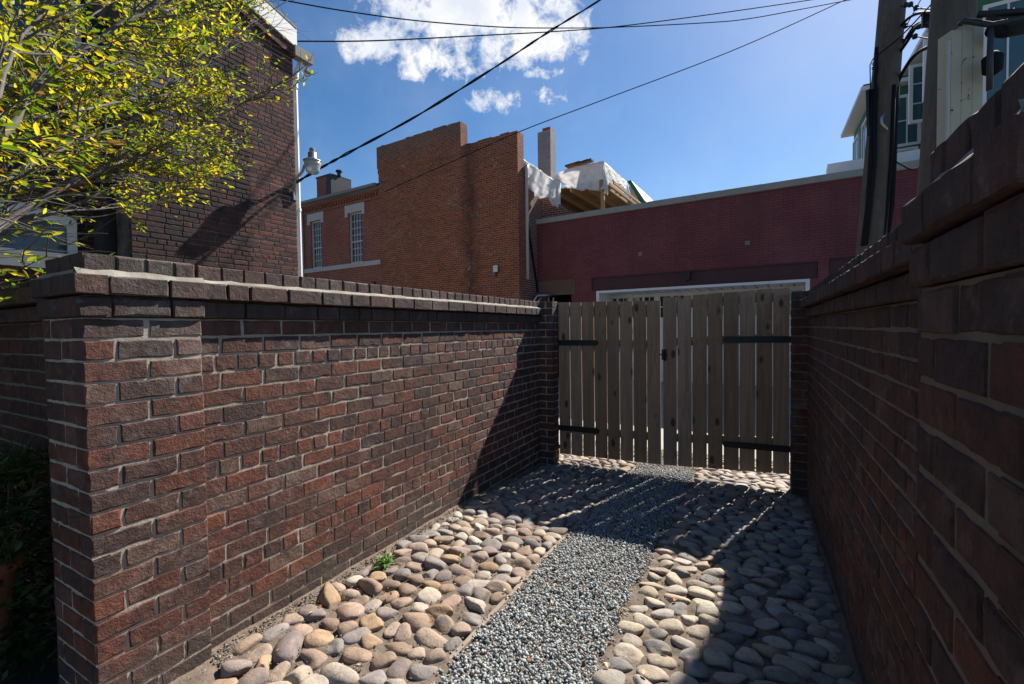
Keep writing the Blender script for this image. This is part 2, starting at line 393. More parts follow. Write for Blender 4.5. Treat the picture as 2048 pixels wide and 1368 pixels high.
NB = 19                          # body courses below the corbels
def wall_body(mb, x, y0, y1, side):
    """courses of a wall along the alley; side=+1 faces +X"""
    for c in range(-2, NB):
        kind = 2 if (c % 6) == 4 else c % 2
        run(mb, (x, y0, 0), (0,1,0), (side,0,0), c*CO+JT/2, course_lens(y1-y0, kind, c), clip=y1-y0)
def coping(mb, x, y0, y1, side, back, pier=False):
    """two corbel courses and a narrower top course"""
    for c, out, D in ((NB, .024, .14), (NB+1, .06, .19), (NB+2, .0, abs(back))):
        if c == NB+2: lens = [random.uniform(.095, .112) for _ in range(60)]
        else: lens = [random.choice([.205,.205,.1025,.15]) for _ in range(50)]
        run(mb, (x+side*out, y0-(out if pier else 0), 0), (0,1,0), (side,0,0), c*CO+JT/2, lens, D=D, clip=y1-y0+(2*out if pier else 0))
def wash(mb, x, y0, y1, side, out, z, mi):
    """mortar wash sloping off the wide course"""
    n = max(2, int((y1-y0)/.05)); vs = []
    for i in range(n+1):
        y = lerp(y0, y1, i/n); j = random.uniform(-.004, .004)
        vs += [(x+side*(out-.002+j*.6), y, z-.006), (x+side*(out-.012+j), y, z+.004+j*.4), (x-side*.004, y, z+.022+j), (x-side*.02, y, z-.006)]
    fs = []
    for i in range(n):
        for k in range(3):
            a = i*4+k; fs.append((a, a+4, a+5, a+1) if side > 0 else (a, a+1, a+5, a+4))
    mb.add(vs, fs, mi)
MATS = [M_BRICK, M_MORT, M_CAP, M_WASH]
MATR = [M_BRICKR, mortar('shade_toned_mortar', (.12,.107,.083), (.2,.175,.135)), M_CAP, M_WASH]  # mortar colour likewise darkened to deepen the shaded walls
# --- left alley wall
TH = .26; ZT = (NB+3)*CO
lw = thing('brick_wall', (LX-.1, 2.8, 0), 'sunlit red-brown brick alley wall with stepped coping, left of the cobbles', 'brick wall')
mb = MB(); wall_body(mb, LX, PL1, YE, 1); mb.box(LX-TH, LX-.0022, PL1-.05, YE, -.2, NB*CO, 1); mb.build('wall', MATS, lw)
mb = MB(); coping(mb, LX, PL1+.01, YE, 1, TH); mb.mi = [2]*len(mb.f)
mb.box(LX-TH+.05, LX-.02, PL1, YE-.004, NB*CO, (NB+2)*CO-.004, 1); mb.box(LX-TH+.03, LX-.012, PL1+.06, YE-.01, (NB+2)*CO-.004, ZT-.004, 1)
wash(mb, LX, PL1, YE-.02, 1, .06, (NB+2)*CO-JT/2, 3)
mb.build('coping', MATS, lw)
def pier(mb, x, y0, y1, side, xw, o1=.036, o2=.082):
    """square pier; bricks on the alley face and on the face towards the camera"""
    w_ = y1-y0
    for c in range(-2, NB):
        A = c % 2 == 0
        run(mb, (x, y0, 0), (0,1,0), (side,0,0), c*CO+JT/2, [.205,.19] if A else [.103,.2,.1], clip=w_)
        run(mb, (x-side*.0, y0, 0) if side > 0 else (x, y0, 0), (-side,0,0), (0,-1,0), c*CO+JT/2, [.1,.2,.1] if A else [.2,.19], D=.06, clip=abs(x-xw))
    mb.box(min(x-side*.0022, xw), max(x-side*.0022, xw), y0+.0022, y1-.004, -.2, NB*CO, 1)
    for c, out in ((NB, o1), (NB+1, o2), (NB+2, -.012)):
        lens = [.1,.1,.1,.1,.1,.1] if c == NB+2 else [.1,.205,.205,.2]
        run(mb, (x+side*out, y0-out, 0), (0,1,0), (side,0,0), c*CO+JT/2, lens, D=.17, mi=2, clip=w_+2*out)
        run(mb, (x+side*out, y0-out, 0), (-side,0,0), (0,-1,0), c*CO+JT/2, [.1]*6 if c == NB+2 else [.205,.1,.205], D=.1, mi=2, clip=abs(x-xw)+2*out)
        q = -.03 if c < NB+2 else -.02
        mb.box(min(x+side*q, xw-side*q), max(x+side*q, xw-side*q), y0-q, y1+q, c*CO, (c+1)*CO-.003, 1)
    wash(mb, x, y0-o2+.012, y1+o2-.012, side, o2, (NB+2)*CO-JT/2, 3)
    # the same wash on the face towards the camera
    n = 8; vs = []
    for i in range(n+1):
        xx = lerp(x+side*(o2-.012), xw-side*(o2-.02), i/n); j = random.uniform(-.004, .004)
        vs += [(xx, y0-o2+.002+j*.6, (NB+2)*CO-JT/2-.006), (xx, y0-o2+.012+j, (NB+2)*CO-JT/2+.004), (xx, y0+.004, (NB+2)*CO-JT/2+.022)]
    mb.add(vs, [(i*3+k, i*3+k+1, (i+1)*3+k+1, (i+1)*3+k) for i in range(n) for k in range(2)], 3)
mb = MB(); pier(mb, LPX, PL0, PL1, 1, -2.53, .012, .026); mb.build('pier', MATS, lw)
def jamb(mb, x0, x1, y0, y1, side):
    for c in range(-2, NB+3):
        o = 0
        A = c % 2
        run(mb, (x0, y0, 0), (1,0,0), (0,-1,0), c*CO+JT/2, [.103,.1] if A else [.2], D=.08, clip=x1-x0, mi=2 if c >= NB else 0)
        run(mb, (x1 if side > 0 else x0, y0, 0), (0,1,0), (side,0,0), c*CO+JT/2, [.2] if A else [.103,.1], D=.07, clip=y1-y0, mi=2 if c >= NB else 0)
    mb.box(x0+.0024, x1-.0024, y0+.0024, y1-.004, -.2, ZT-.006, 1)
mb = MB(); jamb(mb, LX-.02, -2.045, 4.70, 4.86, 1); mb.build('gate_jamb', MATS, lw)
mb = MB(); n = 60
vs = []
for i in range(n+1):   # cement footing ledge along the wall base
    y = lerp(PL1-.3, YE, i/n); j = random.uniform(-.006, .006)
    vs += [(LX-.02, y, gz(y)+.034+j), (LX+.016+j, y, gz(y)+.026+j), (LX+.05+j*2, y, gz(y)-.01)]
mb.add(vs, [(i*3+k, i*3+k+1, (i+1)*3+k+1, (i+1)*3+k) for i in range(n) for k in range(2)])
mb.build('footing', M_SOIL, lw)
# --- right alley wall
rw = thing('brick_wall', (RX+.1, 2.8, 0), 'deeply shaded brick alley wall with stepped coping, right of the cobbles', 'brick wall')
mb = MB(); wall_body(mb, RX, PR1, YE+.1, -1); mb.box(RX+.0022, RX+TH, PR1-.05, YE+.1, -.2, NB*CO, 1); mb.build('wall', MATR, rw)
mb = MB(); coping(mb, RX, PR1+.01, YE+.1, -1, TH); mb.mi = [2]*len(mb.f)
mb.box(RX+.02, RX+TH-.05, PR1, YE+.096, NB*CO, (NB+2)*CO-.004, 1); mb.box(RX+.012, RX+TH-.03, PR1+.06, YE+.09, (NB+2)*CO-.004, ZT-.004, 1)
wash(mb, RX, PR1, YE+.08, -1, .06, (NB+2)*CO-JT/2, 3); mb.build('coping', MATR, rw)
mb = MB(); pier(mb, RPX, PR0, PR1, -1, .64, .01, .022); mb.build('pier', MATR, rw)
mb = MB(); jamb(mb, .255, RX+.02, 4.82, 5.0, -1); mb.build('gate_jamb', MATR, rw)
# --- garden wall running left behind the left pier
gw = thing('brick_wall', (-4.2, .9, 0), 'dark shaded brick garden wall running off to the left behind the pier', 'brick wall')
mb = MB(); L_ = 4.2
for c in range(-2, NB):
    run(mb, (-2.53-L_, .86, 0), (1,0,0), (0,-1,0), c*CO+JT/2, course_lens(L_, 2 if c % 6 == 4 else c % 2, c), clip=L_)
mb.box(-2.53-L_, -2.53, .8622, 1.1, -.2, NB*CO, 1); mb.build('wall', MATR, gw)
mb = MB()
for c, o in ((NB, .036), (NB+1, .082), (NB+2, 0)):
    run(mb, (-2.53-L_, .86-o, 0), (1,0,0), (0,-1,0), c*CO+JT/2, [random.uniform(.095,.112) if c == NB+2 else random.choice([.205,.1025]) for _ in range(60)], D=.2, mi=2, clip=L_-.02)
mb.box(-2.53-L_, -2.53, .88, 1.08, NB*CO, (NB+2)*CO-.004, 1); mb.box(-2.53-L_, -2.53, .868, 1.1, (NB+2)*CO-.004, ZT-.004, 1)
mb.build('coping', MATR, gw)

# ------------------------------------------------------------------ gate
def gate_leaf(label, A, B, zb, zt, hinge_at_A):
    A = np.array([*A, 0.]); B = np.array([*B, 0.]); L = np.linalg.norm(B-A); du = (B-A)/L; dn = np.array([du[1], -du[0], 0.])   # dn towards the camera
    t = thing('wooden_gate', (A+B)/2, label, 'gate', 'gate leaves between the brick walls')
    mb = MB(); n = 8; gap = .0095; bw = (L-gap*(n-1))/n
    for k in range(n):
        u_a = k*(bw+gap)+random.uniform(-.0015,.0015); u_b = u_a+bw+random.uniform(-.002,.002)
        a0 = lerp(zb[0], zb[1], u_a/L); a1 = lerp(zb[0], zb[1], u_b/L); t0 = lerp(zt[0], zt[1], u_a/L)+random.uniform(-.004,.004); t1 = lerp(zt[0], zt[1], u_b/L)+random.uniform(-.004,.004)
        th = .019; lean = random.uniform(-.002,.002); ch = .004
        def q(u, o, z): return A+du*u+dn*o+zz*z
        prof = [(u_a, -th/2), (u_a, th/2-.003), (u_a+.003, th/2), (u_b-.003, th/2), (u_b, th/2-.003), (u_b, -th/2)]
        nseg = 7; vs = []
        for s in range(nseg+1):
            f_ = s/nseg; warp = .003*math.sin(f_*3+k*2.1)
            for (u, o) in prof:
                uu = u+lean*(f_-.5)+warp*.5; zl = lerp(a0, a1, (u-u_a)/bw); zh = lerp(t0, t1, (u-u_a)/bw)
                vs.append(q(uu, o+warp, lerp(zl, zh, f_)))
        m_ = len(prof); fs = [(s*m_+j, s*m_+(j+1) % m_, (s+1)*m_+(j+1) % m_, (s+1)*m_+j) for s in range(nseg) for j in range(m_)]
        fs += [tuple(range(m_))[::-1], tuple(nseg*m_+j for j in range(m_))]
        mb.add(vs, fs)
    zmid = lambda u, f_: lerp(lerp(zb[0], zb[1], u), lerp(zt[0], zt[1], u), f_)
    for f_ in (.165, .735, .955):
        r_ = MB(); p = A+du*.01-dn*.030+zz*zmid(0, f_); q_ = B-du*.01-dn*.030+zz*zmid(1, f_)
        r_.beam(p, q_, .038, .088); r_.build('rail', M_GATE, t)
    for k in range(n):
        for f_ in (.955, .735, .165):
            for e in (.3, .7):
                u = k*(bw+gap)+bw*e; c = A+du*u+dn*.0105+zz*(zmid(u/L, f_)+random.uniform(-.02,.02))
                mb.tube([c-dn*.002, c+dn*.0015], .0045, 6, 1)
    mb.build('board_panel', [M_GATE, M_BLACK], t)
    return t, A, du, dn, L
def strap(t, p0, du, dn, Ls, zt_, hinge_end, name='hinge'):
    """flat black strap with a round tip and a knuckle at the post"""
    mb = MB(); hw = .031; p0 = np.array(p0); o = dn*.0105
    pts = [(-.02, -hw), (Ls-hw, -hw)]+[(Ls-hw+hw*math.sin(a), -hw*math.cos(a)) for a in np.linspace(.2, math.pi-.2, 8)]+[(Ls-hw, hw), (-.02, hw)]
    k = len(pts); V = []
    for d in (0, .006): V += [p0+du*u+zz*v+dn*(.0105+d) for u, v in pts]
    mb.add(V, [tuple(range(k))[::-1], tuple(range(k, 2*k))]+[(i, (i+1) % k, k+(i+1) % k, k+i) for i in range(k)])
    h_ = mb.build(name, M_BLACK, t)
    b = MB()
    for u in (.05, Ls*.45, Ls-.045):
        c = p0+du*u+dn*.0165; b.tube([c, c+dn*.004, c+dn*.006], [.008, .007, .003], 8)
    c = p0-du*.03; b.tube([c-zz*.05+dn*.012, c+zz*.05+dn*.012], .012, 10); b.beam(c-du*.045+dn*.006, c+dn*.006, .05, .006, dn)
    b.build('hinge_pin', M_BLACK, h_)
gl, A_, du_, dn_, L_l = gate_leaf('left leaf of the weathered pine board gate, nearer the sunlit brick wall', (-2.045, 4.885), (-.912, 4.905), (.02, .035), (1.775, 1.752), True)
strap(gl, A_+zz*(1.31), du_, dn_, .475, 0, 0); strap(gl, A_+zz*.325, du_, dn_, .48, 0, 0)
gr, A_, du_, dn_, L_r = gate_leaf('right leaf of the weathered pine board gate, carrying the black latch', (-.884, 4.905), (.244, 4.99), (.035, .072), (1.78, 1.83), False)
B_ = A_+du_*L_r
strap(gr, B_+zz*1.345, -du_, dn_, .57, 0, 0); strap(gr, B_+zz*.31, -du_, dn_, .57, 0, 0)
mb = MB(); c = A_+du_*.012+dn_*.012+zz*1.19
mb.beam(c-zz*.055, c+zz*.055, .05, .022, dn_); mb.tube([c+dn_*.01+zz*.05, c+dn_*.045+zz*.03, c+dn_*.05-zz*.03, c+dn_*.012-zz*.06], .009, 8)
mb.tube([c-du_*.05+dn_*.008, c+du_*.03+dn_*.016], .008, 8); mb.build('latch', M_BLACK, gr)

# ------------------------------------------------------------------ cobbles
def ico(sub):
    import bmesh
    bm = bmesh.new(); bmesh.ops.create_icosphere(bm, subdivisions=sub, radius=1)
    v = np.array([q.co[:] for q in bm.verts]); f = [tuple(q.index for q in fa.verts) for fa in bm.faces]; bm.free(); return v, f
IV, IF = ico(3)
def stone_shape(seed, flat=False):
    r_ = np.random.default_rng(seed); v = IV.copy(); e = r_.uniform(.62, .92)
    v = np.sign(v)*np.abs(v)**e                                     # squarish pebbles
    rad = np.ones(len(v))
    for _ in range(9):
        d = r_.normal(size=3); d /= np.linalg.norm(d); k = r_.uniform(.6, 2.2); rad += r_.uniform(-.075, .075)*np.sin(k*(IV@d)*2+r_.uniform(0, 6))
    for _ in range(r_.integers(2, 7)):                               # broken flats
        d = r_.normal(size=3); d /= np.linalg.norm(d); h = v@d; lim = r_.uniform(.5, .82)
        over = np.clip(h-lim, 0, None); v = v-np.outer(over*.8, d)
    return v*rad[:, None]
def cobble_mat():
    t = NT('river_cobble'); oi = t.n('ShaderNodeObjectInfo'); p = t.pos()
    off = t.n('ShaderNodeVectorMath'); off.operation = 'ADD'; t.set(off.inputs[0], p); t.set(off.inputs[1], t.math('MULTIPLY', oi.outputs['Random'], 9.0))
    q = off.outputs[0]; n1 = t.noise(q, 14, 6, .65, .4); n2 = t.noise(q, 90, 4, .7); n3 = t.noise(q, 6, 3, .5)
    base = oi.outputs['Color']
    c = t.mix(t.ramp(n1, [(.35, G3(0)), (.7, G3(1))]), t.mix(1, base, (.72,.72,.74), 'MULTIPLY'), t.mix(1, base, (1.22,1.16,1.08), 'MULTIPLY'))
    c = t.mix(t.math('MULTIPLY', t.ramp(n3, [(.55, G3(0)), (.75, G3(1))]), .35), c, (.36,.21,.11))
    c = t.mix(t.math('MULTIPLY', t.ramp(n2, [(.45, G3(0)), (.7, G3(1))]), .3), c, t.mix(1, base, (.5,.48,.46), 'MULTIPLY'))
    dk = t.noise(q, 34, 6, .75, 1.0); c = t.mix(t.ramp(dk, [(.56, G3(0)), (.66, G3(.55))]), c, t.mix(1, base, (.42,.38,.35), 'MULTIPLY'))
    t.col(c); t.rough(.78); t.spec(.22); t.bump(t.math('ADD', n2, t.math('MULTIPLY', n1, 1.6)), .6, .006); return t.m
M_COB = cobble_mat()
SHAPES = []
for k in range(28):
    v = stone_shape(100+k); me = bpy.data.meshes.new('cobble'); me.from_pydata(v.tolist(), [], IF)
    me.polygons.foreach_set('use_smooth', [True]*len(me.polygons)); me.materials.append(M_COB); SHAPES.append((me, v))
COLS_L = [('tan', (.32,.25,.195)), ('ochre', (.34,.24,.155)), ('grey', (.24,.215,.2)), ('brown', (.25,.185,.145)), ('pale', (.38,.325,.27)), ('purplish', (.22,.18,.165)), ('pinkish', (.32,.235,.19))]
COLS_R = [('grey', (.29,.265,.24)), ('pale', (.4,.36,.31)), ('tan', (.34,.285,.225)), ('dark grey', (.21,.195,.185)), ('cream', (.42,.365,.3))]
def pack(x0, x1, y0, y1, seed, big):
    r_ = np.random.default_rng(seed); st = []; y = y0
    while y < y1:
        far = min(1, max(0, (y-1.3)/2.2)); rowh = lerp(.108 if big else .096, .08, far)
        x = x0+r_.uniform(-.02, .05)
        while x < x1-.03:
            a = lerp(r_.choice([.085,.1,.12,.15,.2])*r_.uniform(.9,1.1) if big else r_.uniform(.11, .165), r_.uniform(.085, .14), far); a = min(a, x1-x+.02)
            if a > .055:
                b = rowh*r_.uniform(.7, 1.12)*(1.15 if a > .18 else 1)
                st.append([x+a/2, y+rowh/2+.03*math.sin((x-x0)*5+seed)+r_.normal()*.012-.10*(x-x0)*0, a/2*1.06, b/2*1.14, r_.normal()*.35])
            x += a+r_.uniform(.0, .012)
        y += rowh
    st = np.array(st)
    for it in range(14):                                            # relax overlaps
        for i in range(len(st)):
            d = st[:, :2]-st[i, :2]; m_ = (np.abs(d[:, 0]) < .22) & (np.abs(d[:, 1]) < .16); m_[i] = False
            for j in np.where(m_)[0]:
                dx, dy = d[j]; sa, sb = st[i, 2]+st[j, 2], st[i, 3]+st[j, 3]
                q = math.sqrt((dx/sa)**2+(dy/sb)**2)+1e-6
                if q < .9:
                    s = .22*(.9-q)/q; st[j, 0] += dx*s; st[j, 1] += dy*s; st[i, 0] -= dx*s; st[i, 1] -= dy*s
        st[:, 0] = np.clip(st[:, 0], x0+st[:, 2]*.8, x1-st[:, 2]*.9)
    return st
stL = pack(LX+.03, GX0-.03, .86, 5.7, 3, True)
stR = pack(GX1+.01, RX-.015, .95, 5.7, 5, False)
stones = []
for bed, st, cols in (('L', stL, COLS_L), ('R', stR, COLS_R)):
    for x, y, a, b, rz in st:
        if bed == 'L' and y < PL1+.05 and x < LPX+.06+a: continue
        k = int(rng.integers(0, len(cols)))
        stones.append((math.hypot(x, y)/(a*b)**.5 if True else 0, bed, x, y, a, b, rz, cols[k]))
vis = []
for s in stones:
    v = np.array([s[2], s[3], .02])-CAM; dp = v@fw; px = CX+F*(v@rt)/dp; py = CY-F*(v@up)/dp
    if dp > .2 and -60 < px < 2110 and py < 1450: vis.append(s)
    elif s[3] > .95 and px > 300: vis.append(s)
vis.sort(key=lambda s: s[0])
ind, rest = vis[:298], vis[298:]
for s in ind:
    _, bed, x, y, a, b, rz, (cn_, cc) = s
    me, _v = SHAPES[int(rng.integers(0, len(SHAPES)))]
    o = bpy.data.objects.new('river_cobble', me); COL.objects.link(o)
    hgt = (a*b)**.5*rng.uniform(.42, .68); o.scale = (a, b, hgt)
    o.rotation_euler = (rng.normal()*.10, rng.normal()*.10, rz+(math.pi if rng.random() < .5 else 0))
    o.location = (x, y, gz(y)+hgt*rng.uniform(-.26, .1)); j = rng.uniform(.85, 1.15)
    o.color = (cc[0]*j, cc[1]*j, cc[2]*j*rng.uniform(.93, 1.05), 1)
    size = 'large' if a > .082 else ('small' if a < .058 else 'medium')
    if bed == 'L':
        where = 'against the left brick wall' if x < LX+.24 else ('along the gravel strip, left side' if x > GX0-.2 else 'amid the left bed')
        dist = 'beyond the gate' if y > 5 else 'near the shaded gate' if y > 3.15 else ('nearest the camera' if y < 1.75 else 'in full sun')
    else:
        where = 'along the gravel strip, right side' if x < GX1+.2 else ('at the foot of the right brick wall' if x > RX-.26 else 'amid the right bed')
        dist = 'near the gate' if y > 3.1 else ('nearest the camera' if y < 1.9 else 'midway along')
    tag(o, f'{size} {cn_} river cobble {where}, {dist}', 'cobble', 'river cobbles set in the alley bed')
mb = MB(); cl = []
for s in rest:
    _, bed, x, y, a, b, rz, (cn_, cc) = s
    _m, v = SHAPES[int(rng.integers(0, len(SHAPES)))]
    h_ = (a*b)**.5*.6; q = v*np.array([a, b, h_]); c_, s_ = math.cos(rz), math.sin(rz)
    q = np.stack([q[:, 0]*c_-q[:, 1]*s_+x, q[:, 0]*s_+q[:, 1]*c_+y, q[:, 2]+gz(y)+h_*rng.uniform(-.25, .1)], -1)
    mb.add(q.tolist(), IF)
def cob_stuff():
    t = NT('far_cobbles'); g = t.n('ShaderNodeNewGeometry'); p = g.outputs['Position']; n2 = t.noise(p, 90, 4, .7); n1 = t.noise(p, 14, 5, .6)
    c = t.ramp(g.outputs['Random Per Island'], [(0,(.33,.25,.18)),(.2,(.26,.235,.215)),(.4,(.37,.3,.22)),(.6,(.22,.19,.175)),(.8,(.4,.35,.29))], 'CONSTANT')
    c = t.mix(t.math('MULTIPLY', n1, .4), c, (.14,.11,.09)); t.col(c); t.rough(.75); t.bump(n2, .4, .004); return t.m
o = mb.build('cobbles', cob_stuff(), smooth=True); tag(o, 'smaller rounded cobbles filling the alley bed near the gate', 'cobbles', kind='stuff')

# ------------------------------------------------------------------ gravel strip
def gravel():
    Ng = 19000; v0, f0 = ico(1)
    tmpl = []
    for k in range(10):
        r_ = np.random.default_rng(k); v = v0*r_.uniform(.7, 1.25, size=(len(v0), 1))*np.array([1, r_.uniform(.65, 1), r_.uniform(.55, .9)])
        for _ in range(7):
            d = r_.normal(size=3); d /= np.linalg.norm(d); h = v@d; over = np.clip(h-.5, 0, None); v = v-np.outer(over, d)
        tmpl.append(v)
    y = 1.0+(4.95+.8-1.0)*rng.random(Ng)**1.25
    x = rng.uniform(GX0+.005, GX1-.005, Ng)+rng.normal(size=Ng)*.018
    V = np.empty((Ng, len(v0), 3))
    for i in range(Ng):
        q = rng.normal(size=4); q /= np.linalg.norm(q); w_, a, b, c = q
        Rm = np.array([[1-2*(b*b+c*c), 2*(a*b-c*w_), 2*(a*c+b*w_)], [2*(a*b+c*w_), 1-2*(a*a+c*c), 2*(b*c-a*w_)], [2*(a*c-b*w_), 2*(b*c+a*w_), 1-2*(a*a+b*b)]])
        s = min(.017, .0085*math.exp(rng.normal()*.3)); V[i] = tmpl[i % 10]@Rm.T*s
        V[i] += (x[i], y[i], gz(y[i])+rng.uniform(-.002, .013)+.008*math.sin(math.pi*(x[i]-GX0)/(GX1-GX0)))
    nv = len(v0); f = np.array(f0)
    faces = (f[None]+(np.arange(Ng)*nv)[:, None, None]).reshape(-1, 3)
    me = bpy.data.meshes.new('gravel'); me.vertices.add(Ng*nv); me.vertices.foreach_set('co', V.reshape(-1))
    nf = len(faces); me.loops.add(nf*3); me.polygons.add(nf)
    me.loops.foreach_set('vertex_index', faces.reshape(-1)); me.polygons.foreach_set('loop_start', np.arange(0, nf*3, 3)); me.polygons.foreach_set('loop_total', np.full(nf, 3))
    me.update(calc_edges=True); me.validate()
    t = NT('blue_grey_gravel'); g = t.n('ShaderNodeNewGeometry')
    c = t.ramp(g.outputs['Random Per Island'], [(0,(.29,.31,.3)),(.25,(.37,.385,.37)),(.5,(.21,.228,.225)),(.65,(.45,.46,.44)),(.85,(.32,.335,.325)),(.96,(.42,.37,.31))], 'CONSTANT')
    t.col(t.mix(t.math('MULTIPLY', t.noise(g.outputs['Position'], 220, 3, .6), .3), c, (.16,.17,.18))); t.rough(.85)
    me.materials.append(t.m); o = bpy.data.objects.new('gravel', me); COL.objects.link(o)
    tag(o, 'blue-grey crushed gravel strip down the middle of the alley', 'gravel', kind='stuff')
gravel()
mb = MB(); n = 50; vs = []
for i in range(n+1):
    y = lerp(.9, YE+.2, i/n); j = random.uniform(-.004, .004); x = GX0-.018+j
    vs += [(x-.013, y, gz(y)-.05), (x-.012, y, gz(y)+.003+j), (x+.012, y, gz(y)+.004+j), (x+.013, y, gz(y)-.05)]
mb.add(vs, [(i*4+k, i*4+k+1, (i+1)*4+k+1, (i+1)*4+k) for i in range(n) for k in range(3)]+[(0,1,2,3)])
tag(mb.build('edging', simple('edging_board', (.25,.2,.155), .9, var=.3, scale=12, bump=.4), base=(GX0, 2.8, 0)), 'thin sandy edging strip holding the left side of the gravel', 'edging')

# ------------------------------------------------------------------ dark brick house on the left
HX = -6.45
def stain_house(t, c, u, z, p):
    n = t.noise(p, 1.6, 6, .7); n2 = t.noise(p, .9, 3, .5)
    f = t.math('MULTIPLY', t.ramp(n, [(.42, G3(0)), (.62, G3(1))]), t.ramp(u, [(.0, G3(1)), (1, G3(1))]))
    right = t.math('MULTIPLY', t.math('SUBTRACT', 4.12, u), 9.0, clamp=True)      # soot-dark coat stops near the corner
    c = t.mix(t.math('MULTIPLY', right, .62), c, t.mix(1, c, (.5,.47,.48), 'MULTIPLY'))
    c = t.mix(t.math('MULTIPLY', t.math('MULTIPLY', f, right), .8), c, (.026,.024,.026))
    grey = t.math('MULTIPLY', t.ramp(n2, [(.62, G3(0)), (.72, G3(1))]), right)
    return t.mix(t.math('MULTIPLY', grey, .55), c, (.13,.13,.14))
M_HOUSE = far_brick('sooty_brick', (.135,.062,.048), (.08,.042,.036), (.26,.215,.18), bw=.205, rh=.0677, ms=.012, stain=stain_house, ax=(0,1,0), nrm=(1,0,0), bump=.8, mottle=.6)
Yc = PX(593, 400, HX)[1]; Yn = PX(262, 450, HX)[1]
t0_ = PX(592, 100, HX); t1_ = PX(478, 0, HX); sl = (t1_[2]-t0_[2])/(t1_[1]-t0_[1])
zc = t0_[2]+sl*(Yc-t0_[1]); zn = t0_[2]+sl*(Yn-t0_[1])
house = thing('brick_house', (HX-1, 3.5, -.1), 'tall sooty dark-red brick house with white gable trim and white downpipe, behind the tree', 'house')
mb = MB()
def prism_x(mb, poly, x0, x1, mi=0):    # poly in (y,z), counter-clockwise seen from +X
    k = len(poly); mb.add([(x0, y, z) for y, z in poly]+[(x1, y, z) for y, z in poly], [tuple(range(k))[::-1], tuple(range(k, 2*k))]+[(i, (i+1) % k, k+(i+1) % k, k+i) for i in range(k)], mi)
def house_mats():
    out = []
    for which in (0, 1):
        t = NT(('sooty_old_brick', 'sooty_old_mortar')[which]); g = t.n('ShaderNodeNewGeometry'); p = g.outputs['Position']; r_ = g.outputs['Random Per Island']
        sx = t.n('ShaderNodeSeparateXYZ'); t.set(sx.inputs[0], p); n1 = t.noise(p, 1.5, 6, .7); n2 = t.noise(p, 26, 5, .65); n3 = t.noise(p, .9, 4, .55)
        edge = t.math('ADD', 4.06, t.math('MULTIPLY', t.math('SUBTRACT', n2, .5), .12))
        left = t.math('MULTIPLY', t.math('SUBTRACT', edge, sx.outputs[1]), 14.0, clamp=True)
        if which == 0:
            c = t.ramp(r_, [(0,(.115,.048,.038)),(.2,(.085,.042,.036)),(.4,(.14,.055,.042)),(.6,(.06,.038,.036)),(.75,(.1,.052,.045)),(.9,(.165,.062,.045))], 'CONSTANT')
            c = t.mix(t.ramp(n2, [(.4, G3(0)), (.7, G3(.7))]), c, (.04,.03,.028))
            c = t.mix(t.math('MULTIPLY', left, t.math('ADD', .3, t.math('MULTIPLY', t.ramp(n1, [(.42, G3(0)), (.6, G3(1))]), .6))), c, (.03,.027,.029))
            c = t.mix(t.math('MULTIPLY', left, t.ramp(n3, [(.6, G3(0)), (.66, G3(.8))])), c, (.12,.12,.135))
        else:
            c = t.mix(n2, (.25,.21,.18), (.38,.33,.28)); c = t.mix(t.math('MULTIPLY', left, t.ramp(n1, [(.3, G3(.35)), (.55, G3(.95))])), c, (.035,.03,.03))
        t.col(c); t.rough(.9); t.spec(.2); t.bump(t.math('ADD', n2, t.noise(p, 80, 4, .7)), .7, .006); out.append(t.m)
    return out
prism_x(mb, [(Yn, -.2), (Yc, -.2), (Yc, zc), (Yn, zn)], HX-6, HX-.005, 1)
z_ = 1.15; row = 0
while z_ < zn:
    ym = Yc if z_+.07 < zc else Yc+(z_+.07-zc)/sl
    if ym-Yn > .1:
        o_ = random.uniform(-.1, .0); hd = row % 6 == 3; lens = [random.uniform(.19,.22)*(.5 if hd or random.random() < .12 else 1) for _ in range(60)]
        run(mb, (HX, Yn, 0), (0,1,0), (1,0,0), z_+random.uniform(-.003,.003), [lens[0]+o_]+lens[1:], Hh=.0677-random.uniform(.009,.014), D=.05, mi=0, clip=ym-Yn-.004)
    z_ += .0677; row += 1
prism_x(mb, [(-6, -.2), (Yn, -.2), (Yn, 8.5), (-6, 8.5)], -13, -7.3, 2)
mb.build('wall', house_mats()+[M_HOUSE], house)
mb = MB()      # corbelled brick courses under the rake
for o_, d0, d1 in ((.05, .18, .03),):
    prism_x(mb, [(Yn, zn-d0), (Yc, zc-d0), (Yc, zc-d1), (Yn, zn-d1)], HX, HX+o_)
mb.build('rake_corbel', M_HOUSE, house)
mb = MB(); tv = np.array([0, Yn-Yc, zn-zc]); tv /= np.linalg.norm(tv)
prism_x(mb, [(Yn, zn-.02), (Yc+.03, zc-.02), (Yc+.03, zc+.26), (Yn, zn+.26)], HX-.02, HX+.075)
mb.build('bargeboard', M_WHITE, house)
mb = MB(); prism_x(mb, [(Yn, zn+.265), (Yc+.03, zc+.265), (Yc+.03, zc+.30), (Yn, zn+.30)], HX-6, HX+.08); mb.build('roof', M_ROOFD, house)
mb = MB(); mb.box(HX-.04, HX+.10, Yc-.02, Yc+.30, zc-.16, zc+.0); mb.box(HX-.06, HX+.02, Yc+.24, Yc+.36, zc-.26, zc-.2); mb.build('gutter_end', M_CONC, house)
mb = MB(); dz = PX(597, 150, HX+.05)[2]
mb.tube([(HX-.02, Yc+.16, zc-.15), (HX-.045, Yc+.09, zc-.35), (HX-.045, Yc+.055, zc-.6), (HX-.045, Yc+.055, 3.0), (HX-.045, Yc+.055, 1.2)], .042, 12)
for z_ in (zc-.6, 3.4, 1.9): mb.tube([(HX-.045, Yc+.055, z_), (HX-.045, Yc+.055, z_+.05)], .05, 12)
